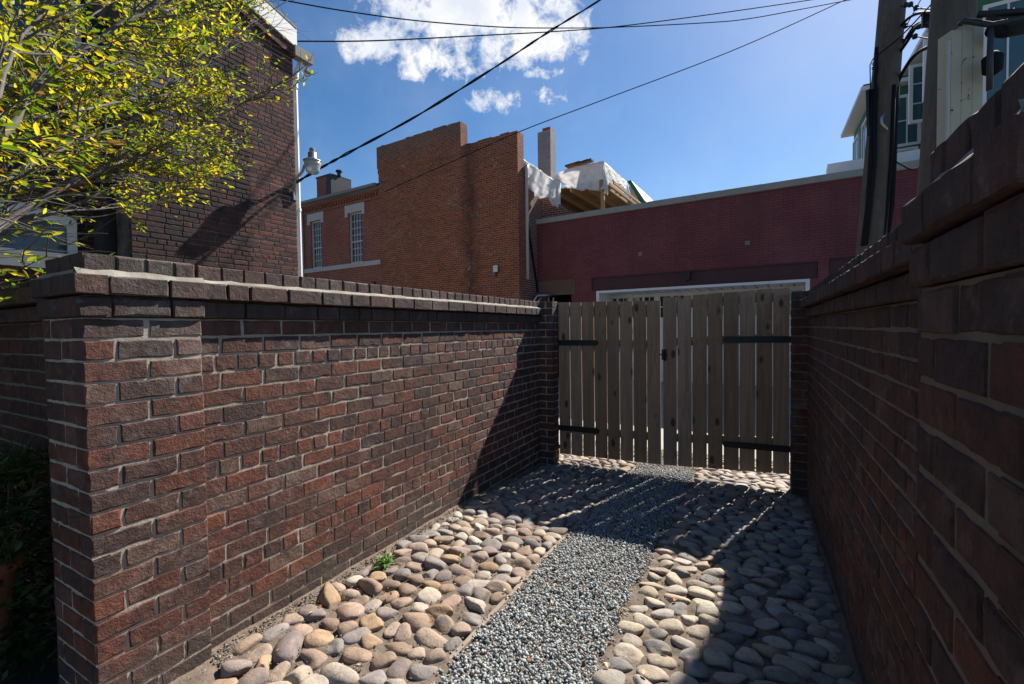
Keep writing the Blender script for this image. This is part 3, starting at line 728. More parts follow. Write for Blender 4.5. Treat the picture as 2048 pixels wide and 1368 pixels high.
mb.build('downpipe', M_WHITE, house, smooth=False)
mb = MB(); mb.box(HX-.62, HX-.36, Yn-.13, Yn-.01, -.1, 5.2); mb.build('black_upright_box', M_BLACK, house)  # upright black box against the return face
def house_window(y0, y1, z0, z1, arch, name='window'):
    x = -7.3; fw_ = .085; mb = MB()
    def fr(ya, yb, za, zb, o=.05): mb.box(x+.004, x+o, ya, yb, za, zb)
    fr(y0-fw_, y0, z0-.02, z1); fr(y1, y1+fw_, z0-.02, z1)
    k = 14; top = []
    for i in range(k+1):
        f_ = i/k; y = lerp(y0-fw_, y1+fw_, f_); top.append((y, z1+arch*(1-(2*f_-1)**2)))
    pts = [(y1, z1-.0)]+[(y, z-.12) for y, z in top[::-1]][1:-1]+[(y0, z1)]
    for i in range(k):
        (ya, za), (yb, zb) = top[i], top[i+1]
        mb.hexa([(x+.004, ya, za-.1), (x+.06, ya, za-.1), (x+.06, yb, zb-.1), (x+.004, yb, zb-.1), (x+.004, ya, za+.03), (x+.06, ya, za+.03), (x+.06, yb, zb+.03), (x+.004, yb, zb+.03)])
    wn = mb.build(name, M_WHITE, house)
    mb = MB(); mb.box(x+.003, x+.02, y0-.01, y1+.01, z0, z1+arch-.06); mb.build('pane', M_GLASS, wn)
    mb = MB(); mb.box(x+.003, x+.13, y0-.14, y1+.14, z0-.07, z0-.021); mb.box(x+.003, x+.07, y0-.1, y1+.1, z0-.2, z0-.073); mb.build('sill', M_WHITE, wn)
ya = PX(134, 470, -7.27)[1]; zb_ = PX(100, 503, -7.27)[2]; zt_ = PX(100, 437, -7.27)[2]
house_window(ya-.95, ya, zb_, zt_, .1)
yb = PX(165, 190, -7.27)[1]; z2 = PX(120, 178, -7.27)[2]
house_window(yb-1.05, yb-.08, z2, z2+1.35, .1)
# security lamp on its arm
lc = P(625, 331, 7.05)
lamp = thing('security_lamp', lc, 'grey bracket security lamp with ribbed clear lens at the corner of the sooty house', 'lamp')
ln = NT('prismatic_lens'); ln.col((.62,.62,.58)); ln.rough(.18); ln.b.inputs['Transmission Weight'].default_value = .55; ln.b.inputs['IOR'].default_value = 1.3
mb = MB(); mb.lathe(lc, [(.02,-.125),(.07,-.12),(.095,-.1),(.10,-.06),(.118,0),(.132,.055)], 28); mb.build('lens', ln.m, lamp, smooth=True)
mb = MB(); mb.lathe(lc, [(.136,.056),(.138,.068),(.11,.085),(.078,.1),(.066,.105),(.066,.185),(.05,.205)], 28); mb.build('ballast_housing', M_GALV, lamp, smooth=True)
mb = MB(); mb.lathe(lc, [(.04,.206),(.042,.25),(.036,.262),(.01,.266)], 18); mb.build('photocell', M_CONC, lamp)
mb = MB(); w0 = PX(588, 392, HX+.01); w1 = PX(590, 362, HX+.05)
mb.tube([w0+np.array([.02,0,0]), w1, lerp(w1, lc, .45)+zz*.05, lc+np.array([-.12,-.02,.075])], .021, 10); mb.build('arm', M_GALV, lamp, smooth=True)
mb = MB(); mb.box(HX+.002, HX+.05, w0[1]-.035, w0[1]+.035, w0[2]-.07, w0[2]+.07); mb.build('wall_bracket', M_GALV, lamp)

# ------------------------------------------------------------------ frame of the buildings across the alley
O = np.array([-6.21, 11.88, 0.])
def Bp(a, n, z): return O+FA*a+FN*n+zz*z
def B(px, py, n):
    w_ = onplane(px, py, FN, FN@O+n)-O; return w_@FA, w_[2]
def Ba(px, py, a):
    w_ = onplane(px, py, FA, FA@O+a)-O; return w_@FN, w_[2]
def bbox(mb, a0, a1, n0, n1, z0, z1, mi=0):
    mb.hexa([Bp(a0,n0,z0), Bp(a1,n0,z0), Bp(a1,n1,z0), Bp(a0,n1,z0), Bp(a0,n0,z1), Bp(a1,n0,z1), Bp(a1,n1,z1), Bp(a0,n1,z1)], mi)
def bprism(mb, poly, n0, n1, mi=0):     # poly in (a,z) counter-clockwise seen from the camera
    k = len(poly); mb.add([Bp(a, n0, z) for a, z in poly]+[Bp(a, n1, z) for a, z in poly], [tuple(range(k)), tuple(range(k, 2*k))[::-1]]+[((i+1) % k, i, k+i, k+(i+1) % k) for i in range(k)], mi)
def wall_holes(mb, a0, a1, z0, z1, n0, n1, holes, mi=0):
    """front face with rectangular openings and their reveals, then outer sides and back"""
    A = sorted({a0, a1, *[h[0] for h in holes], *[h[1] for h in holes]}); Z = sorted({z0, z1, *[h[2] for h in holes], *[h[3] for h in holes]})
    for i in range(len(A)-1):
        for j in range(len(Z)-1):
            ca, cz = (A[i]+A[i+1])/2, (Z[j]+Z[j+1])/2
            if any(h[0] < ca < h[1] and h[2] < cz < h[3] for h in holes): continue
            mb.add([Bp(A[i],n0,Z[j]), Bp(A[i+1],n0,Z[j]), Bp(A[i+1],n0,Z[j+1]), Bp(A[i],n0,Z[j+1])], [(0,1,2,3)], mi)
            mb.add([Bp(A[i],n1,Z[j]), Bp(A[i+1],n1,Z[j]), Bp(A[i+1],n1,Z[j+1]), Bp(A[i],n1,Z[j+1])], [(3,2,1,0)], mi)
    for (ha, hb, hz, ht) in holes:
        mb.add([Bp(ha,n0,hz), Bp(ha,n1,hz), Bp(ha,n1,ht), Bp(ha,n0,ht)], [(0,1,2,3)], mi)
        mb.add([Bp(hb,n0,hz), Bp(hb,n1,hz), Bp(hb,n1,ht), Bp(hb,n0,ht)], [(3,2,1,0)], mi)
        mb.add([Bp(ha,n0,ht), Bp(hb,n0,ht), Bp(hb,n1,ht), Bp(ha,n1,ht)], [(0,1,2,3)], mi)
        mb.add([Bp(ha,n0,hz), Bp(hb,n0,hz), Bp(hb,n1,hz), Bp(ha,n1,hz)], [(3,2,1,0)], mi)
    for q in ([(a0,n0,z0),(a0,n1,z0),(a0,n1,z1),(a0,n0,z1)], [(a1,n1,z0),(a1,n0,z0),(a1,n0,z1),(a1,n1,z1)], [(a0,n0,z1),(a1,n0,z1),(a1,n1,z1),(a0,n1,z1)]):
        mb.add([Bp(*x) for x in q], [(3,2,1,0) if q[0][2] == z0 else (0,1,2,3)], mi)

aL, _ = B(759, 450, 0); aM, _ = B(921, 270, 0); aR = 0.0
zA = (B(757, 291, 0)[1]+B(920, 246, 0)[1])/2; zB = (B(924, 289, 0)[1]+B(1040, 262, 0)[1])/2
uo = uof(O)
def stain_parapet(t, c, u, z, p):
    n = t.noise(p, 2.2, 7, .7, .3); n2 = t.noise(p, 18, 5, .75); n3 = t.noise(p, 2.6, 3, .5)
    uc = uo+B(940, 420, 0)[0]
    st = t.math('SUBTRACT', 1.0, t.math('ABSOLUTE', t.math('DIVIDE', t.math('SUBTRACT', u, t.math('ADD', uc, t.math('MULTIPLY', t.math('SUBTRACT', n3, .5), .7))), .42)), clamp=True)
    c = t.mix(t.math('MULTIPLY', st, t.math('MULTIPLY', n2, 1.35)), c, (.05,.026,.026))
    blot = t.math('MULTIPLY', t.ramp(n, [(.53, G3(0)), (.66, G3(1))]), t.ramp(n2, [(.51, G3(0)), (.6, G3(1))]))
    c = t.mix(t.math('MULTIPLY', blot, .8), c, (.42,.36,.3))
    top = t.math('MULTIPLY', t.math('SUBTRACT', z, zA-.75), 1.6, clamp=True)
    return t.mix(t.math('MULTIPLY', t.math('MULTIPLY', top, n2), .9), c, (.13,.12,.11))
M_PAR = far_brick('orange_brick', (.33,.1,.05), (.17,.056,.036), (.42,.26,.15), ms=.015, stain=stain_parapet)
M_WING = far_brick('red_brick', (.31,.085,.05), (.22,.062,.042), (.46,.32,.24), ms=.015)
M_RETURN = far_brick('plum_brick', (.2,.072,.05), (.13,.052,.05), (.5,.4,.34), ms=.016)
bb = thing('brick_building', Bp(-3, 2, -.1), 'weathered orange-red brick building with stepped parapet and two tall sash windows', 'building')
mb = MB(); bbox(mb, aL, aR-.0, 0, .36, -.2, zB); bbox(mb, aL, aM, 0.0, .36, zB, zA)
bbox(mb, aL-.07, aL, -.0, .36, zA-.75, zA); bbox(mb, aL-.035, aL, 0, .36, zA-.95, zA-.75); mb.build('parapet_wall', M_PAR, bb)
mb = MB()
for k in range(36):   # loose and missing bricks of the ragged top courses
    a = random.uniform(aL, aR-.2); zt = zA if a < aM-.2 else zB
    if aM-.25 < a < aM: continue
    bbox(mb, a, a+.19, .02, .3, zt, zt+random.uniform(.008,.045))
mb.build('parapet_top_bricks', M_PAR, bb)
# return wall with a raked, broken top
mb = MB(); zr0 = Ba(1042, 318, 0)[1]; n_r = 1.12; zr1 = B(1069, 392, n_r)[1]
Q = [(.36, -.2), (n_r+.6, -.2), (n_r+.6, zr1-.15), (n_r*.75, zr1+.1), (.36, zr0)]
mb.add([Bp(-.0, n, z) for n, z in Q]+[Bp(-.34, n, z) for n, z in Q], [tuple(range(5)), tuple(range(5, 10))[::-1]]+[((i+1) % 5, i, 5+i, 5+(i+1) % 5) for i in range(5)])
mb.build('return_wall', M_RETURN, bb)
mb = MB(); p_ = [Ba(1045, 332, .06), Ba(1043, 336, .06), Ba(1043, 556, .06)]
n_d = .42
mb.tube([Bp(.06, n_d, zr0-.12), Bp(.05, n_d, zr0-.25), Bp(.05, n_d, B(1043, 556, 0)[1])], .05, 10); mb.build('downpipe', M_TRIM, bb, smooth=True)
mb = MB(); mb.beam(Bp(.03, .5, Ba(1046, 445, .03)[1]), Bp(.03, n_r-.02, B(1070, 585, n_r)[1]), .09, .03, FA); mb.build('diagonal_black_bar', M_BLACK, bb)  # thin black bar slanting down the return wall
# low wing
nw = .14; a_w0 = B(575, 450, nw)[0]; zE = (B(600, 416, nw)[1]+B(757, 377, nw)[1])/2
wins = []
for (x0, x1, yt, yb) in ((621, 645, 436, 540), (697, 726, 424, 527)):
    xa, xb = B(x0, yt, nw)[0], B(x1, yb, nw)[0]; wins.append((xa, xb, (B(x0, yb, nw)[1]), B(x1, yt, nw)[1]))
zw0 = sum(w_[2] for w_ in wins)/2; zw1 = sum(w_[3] for w_ in wins)/2
wins = [(w_[0], w_[1], zw0, zw1) for w_ in wins]
mb = MB(); wall_holes(mb, a_w0-4, aL, -.2, zE, nw, nw+.3, wins); bbox(mb, a_w0-4, aL, nw+3.8, nw+4, -.2, zE); mb.build('wing_wall', M_WING, bb)
mb = MB(); bbox(mb, a_w0-4, aL, nw-.05, nw, zE-.1, zE-.02); bbox(mb, a_w0-4, aL, nw-.03, nw, zE-.36, zE-.31)
a = a_w0-1
while a < aL-.05: bbox(mb, a, a+.075, nw-.045, nw, zE-.24, zE-.1); a += .15
bbox(mb, a_w0-4, aL, nw-.012, nw, zE-.3, zE-.25); mb.build('dentil_cornice', M_WING, bb)
mb = MB(); e = .22
def roofslab(mb, a0, a1, n0, z0, n1, z1, th):
    mb.hexa([Bp(a0,n0,z0), Bp(a1,n0,z0), Bp(a1,n1,z1), Bp(a0,n1,z1), Bp(a0,n0,z0+th), Bp(a1,n0,z0+th), Bp(a1,n1,z1+th), Bp(a0,n1,z1+th)])
roofslab(mb, a_w0-4, aL-.0, nw-.24, zE+.0, nw+3.4, zE+1.32, .1); mb.build('roof', M_ROOFD, bb)
mb = MB(); bbox(mb, a_w0-4, aL-.0, nw-.34, nw-.245, zE-.0, zE+.1); mb.build('gutter', M_CONC, bb)
zl = (B(604, 547, nw)[1]+B(762, 526, nw)[1])/2
mb = MB(); bbox(mb, a_w0-4, aL, nw-.05, nw, zl-.03, zl+.13); mb.build('stone_belt', M_STONE, bb)
for k, w_ in enumerate(wins):
    a0, a1, z0, z1 = w_
    mb = MB(); bbox(mb, a0-.17, a1+.17, nw-.045, nw, z1, z1+.3); bbox(mb, a0-.17, a0-.02, nw-.045, nw, z1-.13, z1); bbox(mb, a1+.02, a1+.17, nw-.045, nw, z1-.13, z1); mb.build('lintel', M_STONE, bb)
    mb = MB(); f_ = .055; nn = nw+.09
    bbox(mb, a0, a0+f_, nn-.03, nn+.06, z0, z1); bbox(mb, a1-f_, a1, nn-.03, nn+.06, z0, z1); bbox(mb, a0+f_, a1-f_, nn-.03, nn+.06, z1-f_, z1); bbox(mb, a0+f_, a1-f_, nn-.03, nn+.06, z0, z0+f_*1.3)
    zm = lerp(z0, z1, .435); bbox(mb, a0+f_, a1-f_, nn-.02, nn+.03, zm-.025, zm+.025)
    wn = mb.build('window', M_TRIM, bb)
    mb = MB()
    for c in range(1, 4):
        a = lerp(a0+f_, a1-f_, c/4); bbox(mb, a-.012, a+.012, nn, nn+.025, z0+f_, z1-f_)
    for q in (1, 2): z_ = lerp(z0+f_*1.3, zm, q/3); bbox(mb, a0+f_, a1-f_, nn+.002, nn+.022, z_-.012, z_+.012)
    for q in (1, 2, 3): z_ = lerp(zm, z1-f_, q/4); bbox(mb, a0+f_, a1-f_, nn+.002, nn+.022, z_-.012, z_+.012)
    mb.build('glazing_bars', M_TRIM, wn)
    mb = MB(); bbox(mb, a0+f_, a1-f_, nn+.028, nn+.035, z0+f_, z1-f_); mb.build('pane', M_GLASS, wn)
    mb = MB(); bbox(mb, a0-.08, a1+.08, nw-.07, nw-.0, z0-.07, z0); mb.build('sill', M_STONE, wn)
mb = MB(); ap = B(606, 430, nw)[0]; mb.tube([Bp(ap, nw-.06, zE-.1), Bp(ap, nw-.06, .2)], .05, 10); mb.build('downpipe', M_TRIM, bb, smooth=True)
# chimney on the wing roof
nc = 2.2; c0, zc0 = B(634, 392, nc); c1, _ = B(662, 360, nc); _, zc1 = B(648, 352, nc)
mb = MB(); bbox(mb, c0, c1, nc, nc+1.1, zc0-.6, zc1-.04); ch = mb.build('chimney', M_WING, bb)
mb = MB(); bbox(mb, c1, c1+.02, nc-.02, nc+1.12, zc0-.6, zc1); bbox(mb, c0-.03, c1+.02, nc-.03, nc+1.12, zc1-.04, zc1+.03)
bprism(mb, [(c1-.42, zc0-.3), (c1, zc0-.3), (c1, zc1-.04), (c1-.3, zc1-.04)], nc-.015, nc); mb.build('tar_flashing', M_BLACK, ch)
mb = MB(); cc = Bp(c1+.0, nc+.45, zc1); mb.lathe(cc, [(.09,.03),(.09,.2),(.15,.21),(.15,.28),(.1,.3)], 14); mb.build('flue_cap', M_BLACK, ch)
# floodlight box and small vent on the parapet wall
mb = MB(); a, z = B(994, 538, 0); bbox(mb, a-.07, a+.09, -.11, 0, z-.1, z+.1); mb.tube([Bp(a-.05,-.05,z-.12), Bp(a-.02,-.12,z-.22)], .04, 8); mb.build('meter_box', M_GALV, bb)
mb = MB(); a, z = B(749, 569, nw); bbox(mb, a-.06, a+.06, nw-.08, nw, z-.09, z+.09); mb.build('vent_hood', M_BLACK, bb)
mb = MB()
mb.tube([Bp(.12, .7, -.1), Bp(.12, .7, B(1052, 600, .7)[1]), Bp(.2, .75, B(1056, 592, .7)[1]), Bp(.55, 1.0, B(1075, 592, 1.)[1])], .045, 10)
mb.tube([Bp(.25, .7, -.1), Bp(.25, .7, B(1055, 603, .7)[1]), Bp(.34, .75, B(1062, 596, .7)[1])], .03, 10); mb.build('conduit', M_GALV, bb, smooth=True)

# ------------------------------------------------------------------ red painted garage building
nr = 1.12
zcop = (B(1068, 441, nr)[1]+B(1640, 350, nr)[1]+B(1830, 322, nr)[1])/3
M_RED = far_brick('red_paint_brick', (.21,.067,.07), (.175,.058,.064), (.085,.028,.032), ms=.01, bump=.6, mottle=.25,
                  stain=lambda t, c, u, z, p: t.mix(t.math('MULTIPLY', t.ramp(t.noise(t.vscale(p, (2.2, 2.2, .35)), 1.0, 6, .65), [(.45, G3(0)), (.7, G3(1))]), .5), t.mix(t.math('MULTIPLY', t.ramp(t.noise(p, .7, 5, .6), [(.45, G3(0)), (.75, G3(1))]), .45), c, (.25,.1,.095)), (.11,.04,.043)))
M_STEEL = simple('painted_steel', (.06,.018,.022), .6, var=.3, scale=5)
a_r0 = B(1069, 500, nr)[0]; a_r1 = B(1836, 380, nr)[0]+.5
d0, d1 = B(1092, 610, nr)[0], B(1143, 610, nr)[0]; zd = B(1120, 590, nr)[1]
g0, g1 = B(1193, 590, nr)[0], B(1620, 570, nr)[0]; zg = (B(1194, 584, nr)[1]+B(1618, 555, nr)[1])/2
s0, s1 = B(1183, 570, nr)[0], B(1636, 540, nr)[0]; zs1 = (B(1184, 557, nr)[1]+B(1634, 519, nr)[1])/2
q0, q1 = B(1658, 530, nr)[0], B(1724, 520, nr)[0]; zq1 = B(1659, 516, nr)[1]
rb = thing('garage_building', Bp(6, 3, -.1), 'long plum-red painted brick garage with pale coping and a wide white-trimmed opening', 'building')
mb = MB(); wall_holes(mb, a_r0, a_r1, -.2, zcop-.16, nr, nr+.3, [(d0, d1, -.2, zd), (g0, g1, -.2, zg), (s0, s1, zg, zs1), (q0, q1, zs1-.55, zq1)])
bbox(mb, a_r1-.3, a_r1, nr+.3, nr+9, -.2, zcop-.16); mb.build('wall', M_RED, rb)
mb = MB(); n_j = 10; jl = [B(x, 380, nr)[0] for x in (1068,1112,1168,1231,1297,1373,1445,1526,1615,1712,1830)]+[a_r1+.05]
for i in range(len(jl)-1): bbox(mb, jl[i]+.004, jl[i+1]-.004, nr-.06, nr+.36, zcop-.15, zcop+random.uniform(-.004,.004))
bbox(mb, jl[0], jl[-1], nr-.05, nr+.35, zcop-.158, zcop-.012); mb.build('coping', simple('coping_stone', (.3,.285,.26), .85, var=.25, scale=4), rb)
mb = MB(); bbox(mb, a_r0, a_r1, nr+.3, nr+9, zcop-.75, zcop-.6); mb.build('roof', M_ROOFD, rb)
for (x0, x1, z0, z1) in ((s0, s1, zg, zs1), (q0, q1, zs1-.53, zq1)):
    mb = MB(); bbox(mb, x0+.004, x1-.004, nr+.05, nr+.29, z0, z1-.004); bbox(mb, x0+.004, x1-.004, nr+.012, nr+.05, z0, z0+.035); bbox(mb, x0+.004, x1-.004, nr+.012, nr+.05, z1-.035, z1-.004)
    for i in range(int((x1-x0)/.45)):
        for v_ in (.3, .7):
            c = Bp(x0+.25+i*.45+random.uniform(-.05,.05), nr+.05, lerp(z0, z1, v_)); mb.tube([c, c-FN*.015], .018, 8)
    mb.build('steel_lintel', M_STEEL, rb)
mb = MB(); bbox(mb, B(1073, 575, nr)[0], B(1151, 575, nr)[0], nr-.015, nr+.28, zd, B(1110, 561, nr)[1]); mb.build('door_lintel', simple('old_timber', (.13,.085,.06), .9, var=.3, scale=5), rb)
mb = MB(); bbox(mb, d0-.6, d1+.4, nr+1.6, nr+1.7, -.2, zd+.4); bbox(mb, d0-.6, d1+.4, nr+.3, nr+1.6, zd+.01, zd+.06); bbox(mb, d0-.6, d0-.5, nr+.3, nr+1.6, -.2, zd); bbox(mb, d1+.3, d1+.4, nr+.3, nr+1.6, -.2, zd); mb.build('doorway', M_DARK, rb)
mb = MB()
for a in (d0+.03, d0+.2): mb.tube([Bp(a, nr+.12, -.1), Bp(a, nr+.12, zd-.05)], .022, 8)
mb.build('door_post', M_TRIM, rb)
# white trim, beadboard ceiling and back wall of the garage opening
mb = MB(); f_ = .085
bbox(mb, g0+.003, g0+f_, nr-.03, nr+.32, -.2, zg-.003); bbox(mb, g1-f_, g1-.003, nr-.03, nr+.32, -.2, zg-.003); bbox(mb, g0+f_, g1-f_, nr-.03, nr+.32, zg-f_*.8, zg-.003); mb.build('opening_trim', M_WHITE, rb)
def bead_mat():
    t = NT('white_beadboard'); p = t.pos(); x = t.n('ShaderNodeVectorMath'); x.operation = 'DOT_PRODUCT'; t.set(x.inputs[0], p); x.inputs[1].default_value = tuple(FA)
    fr_ = t.math('FRACT', t.math('MULTIPLY', x.outputs['Value'], 3.6)); g = t.math('LESS_THAN', fr_, .16)
    t.col(t.mix(g, (.8,.8,.77), (.25,.25,.24))); t.rough(.5); t.bump(t.math('SUBTRACT', 1.0, g), .6, .01); return t.m
M_BEAD = bead_mat(); nbk = nr+1.2
mb = MB(); bbox(mb, g0+f_, g1-f_, nr+.32, nbk, zg-f_*.8-.0, zg-f_*.8+.05); bbox(mb, g0+f_-.05, g0+f_, nr+.32, nbk, -.2, zg); bbox(mb, g1-f_, g1-f_+.05, nr+.32, nbk, -.2, zg); mb.build('soffit', M_BEAD, rb)
prs = [(1214,1233),(1237,1257),(1265,1284),(1289,1308),(1320,1341),(1347,1368),(1407,1430),(1434,1459),(1471,1496),(1500,1527),(1577,1605)]
zt_w = B(1300, 594, nbk)[1]
holes = []
for (x0, x1) in prs: holes.append((B(x0, 595, nbk)[0], B(x1, 595, nbk)[0], zt_w-.62, zt_w))
mb = MB(); wall_holes(mb, g0+f_, g1-f_, -.2, zg-f_*.8, nbk, nbk+.08, holes); gd = mb.build('carriage_doors', M_WHITE, rb)
for h_ in holes:
    mb = MB(); bbox(mb, h_[0], h_[1], nbk+.04, nbk+.05, h_[2], h_[3]); mb.build('pane', M_GLASS, gd)
mb = MB()
for h_ in holes:
    bbox(mb, (h_[0]+h_[1])/2-.01, (h_[0]+h_[1])/2+.01, nbk+.015, nbk+.038, h_[2], h_[3]); bbox(mb, h_[0], h_[1], nbk+.015, nbk+.036, lerp(h_[2], h_[3], .48), lerp(h_[2], h_[3], .52))
mb.build('glazing_bars', M_WHITE, gd)
for (x, y) in ((1281, 508), (1495, 486)):
    mb = MB(); a, z = B(x, y, nr); bbox(mb, a-.055, a+.055, nr-.03, nr, z-.05, z+.05); bbox(mb, a-.045, a+.045, nr-.045, nr-.03, z-.01, z+.0); bbox(mb, a-.045, a+.045, nr-.045, nr-.03, z+.02, z+.03); mb.build('wall_vent', M_CONC, rb)
mb = MB(); a, z = B(1376, 552, nr); bbox(mb, a-.07, a+.07, nr-.16, nr+.05, z-.05, z+.1); bprism(mb, [(a-.05, z-.13), (a+.05, z-.13), (a+.065, z-.05), (a-.065, z-.05)], nr-.15, nr-.02); mb.build('wall_light', M_BLACK, rb)

# ------------------------------------------------------------------ rooftop: block chimney, timber frame, tarp
nk = 3.0; k0, _ = B(1075.5, 300, nk); k1, _ = B(1101, 300, nk); _, zk = B(1088, 262, nk)
M_BLOCK = far_brick('concrete_block', (.31,.315,.315), (.25,.255,.26), (.36,.36,.35), bw=.4, rh=.2, ms=.012, mottle=.4)
t = thing('block_chimney', Bp((k0+k1)/2, nk, 3.5), 'tall grey concrete-block chimney with a red clay flue above the tarp', 'chimney')
mb = MB(); bbox(mb, k0, k1, nk, nk+.42, 3.5, zk); mb.build('shaft', M_BLOCK, t)
mb = MB(); bbox(mb, lerp(k0, k1, .3), lerp(k0, k1, .92), nk+.08, nk+.34, zk, zk+.14); mb.build('clay_flue', simple('terracotta', (.3,.075,.05), .8, var=.25), t)
nt_ = 1.75
ar, ztp = B(1207, 323, nt_); zce = B(1198, 372, nt_)[1]; al = B(1123, 380, nt_)[0]
tf = thing('timber_frame', Bp(al, 3, 3.5), 'raw yellow timber roof frame under the white tarp', 'roof frame')
mb = MB(); n = 16
for i in range(n): bbox(mb, al-3, ar, nt_+.05+i*.3, nt_+.05+i*.3+.285, zce+.14, zce+.17)
mb.build('deck_boards', M_LUMBER, tf)
for a in np.linspace(al-1.8, ar-.05, 7):
    mb = MB(); bbox(mb, a-.02, a+.02, nt_+.03, nt_+5.0, zce-.02, zce+.14); mb.build('joist', M_LUMBER, tf)
mb = MB(); bbox(mb, al-2.5, ar, nt_+5.0, nt_+5.05, 3.0, zce+.14); mb.build('back_wall', M_LUMBER, tf)
mb = MB(); bbox(mb, ar-.09, ar+.01, nt_-.02, nt_+.08, zcop-.7, zce-.0); mb.build('post', M_LUMBER, tf)
mb = MB(); bbox(mb, ar-.12, ar+.0, nt_-.06, nt_-.02, zce-.2, zce+.16); mb.build('post_bracket', M_GATE, tf)
for k, dz_ in enumerate((0, .16, .32)):
    mb = MB(); bbox(mb, ar+.01+k*.12, ar+.05+k*.12, nt_+.1, nt_+4.5, zce-.06+dz_*.25, zce+.03+dz_*.25); mb.build('rafter', M_LUMBER, tf)
mb = MB(); zb1 = B(1072, 380, 1.45)[1]
bprism(mb, [(B(1062,430,1.45)[0], 3.0), (B(1150,430,1.45)[0], 3.0), (B(1150,432,1.45)[0], B(1150,430,1.45)[1]), (B(1128,416,1.45)[0], B(1128,416,1.45)[1]), (B(1090,388,1.45)[0], B(1090,388,1.45)[1]), (B(1062,372,1.45)[0], B(1062,372,1.45)[1])], 1.45, 1.7)
mb.build('broken_wall', M_RETURN, bb)
mb = MB(); bbox(mb, aL, aR-.35, .36, 7, 2.5, zB-1.6); mb.build('roof', M_ROOFD, bb)
tarp_t = NT('white_tarp'); p = tarp_t.pos(); tarp_t.col(tarp_t.mix(tarp_t.noise(p, 3, 4, .6), (.72,.72,.71), (.84,.84,.83))); tarp_t.rough(.55)
tr = tarp_t.n('ShaderNodeBsdfTranslucent'); tarp_t.set(tr.inputs[0], (.85,.85,.85)); ms_ = tarp_t.n('ShaderNodeMixShader'); ms_.inputs[0].default_value = .5
tarp_t.set(ms_.inputs[1], tarp_t.b); tarp_t.set(ms_.inputs[2], tr); tarp_t.set(tarp_t.out.inputs[0], ms_)
tarp_t.bump(tarp_t.noise(tarp_t.pos(), 25, 4, .6, 1.5), .4, .02)
def poly_at(pts, u):
    d = [0]
    for i in range(1, len(pts)): d.append(d[-1]+np.linalg.norm(pts[i]-pts[i-1]))
    u *= d[-1]
    for i in range(1, len(pts)):
        if u <= d[i]+1e-9: return lerp(pts[i-1], pts[i], (u-d[i-1])/(d[i]-d[i-1]+1e-9))
    return pts[-1]
def patch(mb, top, bot, nu, nv, amp, freq, seed, sag=0.0):
    r_ = np.random.default_rng(seed); ph = r_.uniform(0, 6, 6); vs = []
    for j in range(nv+1):
        for i in range(nu+1):
            u, v = i/nu, j/nv; p = lerp(poly_at(top, u), poly_at(bot, u), v)
            rip = amp*(math.sin(u*freq+ph[0]+v*1.2)+.6*math.sin(u*freq*2.3+ph[1]-v*2)+.35*math.sin(u*freq*4.1+ph[2]+v*3))*(.25+.75*v)
            wr = (vnoise(np.array(u*9+seed*3.1), np.array(v*4+u*3), .5, seed)-.5)*.07*(.3+.7*v)+(vnoise(np.array(u*9+7), np.array(v*5), .25, seed+9)-.5)*.02; rip = rip+float(wr)
            vs.append(p-FN*rip+FA*rip*.5+zz*(-sag*math.sin(math.pi*v)*.5+.4*rip*v))
    mb.add(vs, [(j*(nu+1)+i, (j+1)*(nu+1)+i, (j+1)*(nu+1)+i+1, j*(nu+1)+i+1) for j in range(nv) for i in range(nu)])
def W3(px, py, n): a, z = B(px, py, n); return Bp(a, n, z)
mb = MB()
patch(mb, [W3(1041,313,.25), W3(1062,328,.6), W3(1086,344,1.0), W3(1106,358,1.35), W3(1122,361,1.66)], [W3(1043,330,.25), W3(1052,362,.5), W3(1064,388,.85), W3(1085,398,1.2), W3(1121,416,1.4)], 44, 22, .11, 13, 1, .10)
patch(mb, [W3(1104,356,1.5), W3(1118,345,1.72), W3(1140,336,1.72), W3(1165,330.5,1.72), W3(1207,322,1.72)], [W3(1116,362,1.5), W3(1126,368,1.66), W3(1146,377,1.66), W3(1162,382,1.66), W3(1208,378,1.66)], 44, 16, .05, 9, 2, .04)
nf, zf = Ba(1254, 368, ar+.03)
patch(mb, [Bp(ar+.01, nt_-.03, ztp), Bp(ar+.02, lerp(nt_, nf, .4), ztp-.02), Bp(ar+.03, nf, ztp-.04)], [W3(1213,374,1.72), Bp(ar+.12, *Ba(1236,364,ar+.12)), Bp(ar+.10, *Ba(1252,382,ar+.10))], 34, 14, .035, 8, 4)
patch(mb, [Bp(ar+.03, nf-.25, ztp-.04), Bp(ar+.03, nf, ztp-.04)], [Bp(ar+.09, *Ba(1262,404,ar+.09)), Bp(ar+.09, *Ba(1266,404,ar+.09))], 8, 16, .03, 6, 5)
patch(mb, [Bp(ar-.7, nt_, ztp+.01), Bp(ar+.01, nt_-.03, ztp)], [Bp(ar-.7, nt_+4, ztp-.1), Bp(ar+.03, nf, ztp-.04)], 10, 10, .02, 6, 6)
patch(mb, [W3(1206,340,1.68), W3(1216,340,1.74)], [W3(1209,388,1.68), W3(1216,390,1.74)], 8, 12, .02, 7, 7)
tp = mb.build('tarp', tarp_t.m, smooth=True, base=Bp(1, 1.5, 4.5)); tag(tp, 'white tarp draped over the timber roof frame beside the parapet', 'tarp')
so = tp.modifiers.new('thickness', 'SOLIDIFY'); so.thickness = .006
mb = MB(); 
for (x, y, l) in ((1131, 334, .5), (1150, 330, .55), (1158, 328, .3)):
    a, z = B(x, y, 1.75); mb.hexa([Bp(a, 1.7, z), Bp(a+l, 1.7, z+.04), Bp(a+l, 1.95, z+.04), Bp(a, 1.95, z), Bp(a, 1.7, z+.045), Bp(a+l, 1.7, z+.085), Bp(a+l, 1.95, z+.085), Bp(a, 1.95, z+.045)])
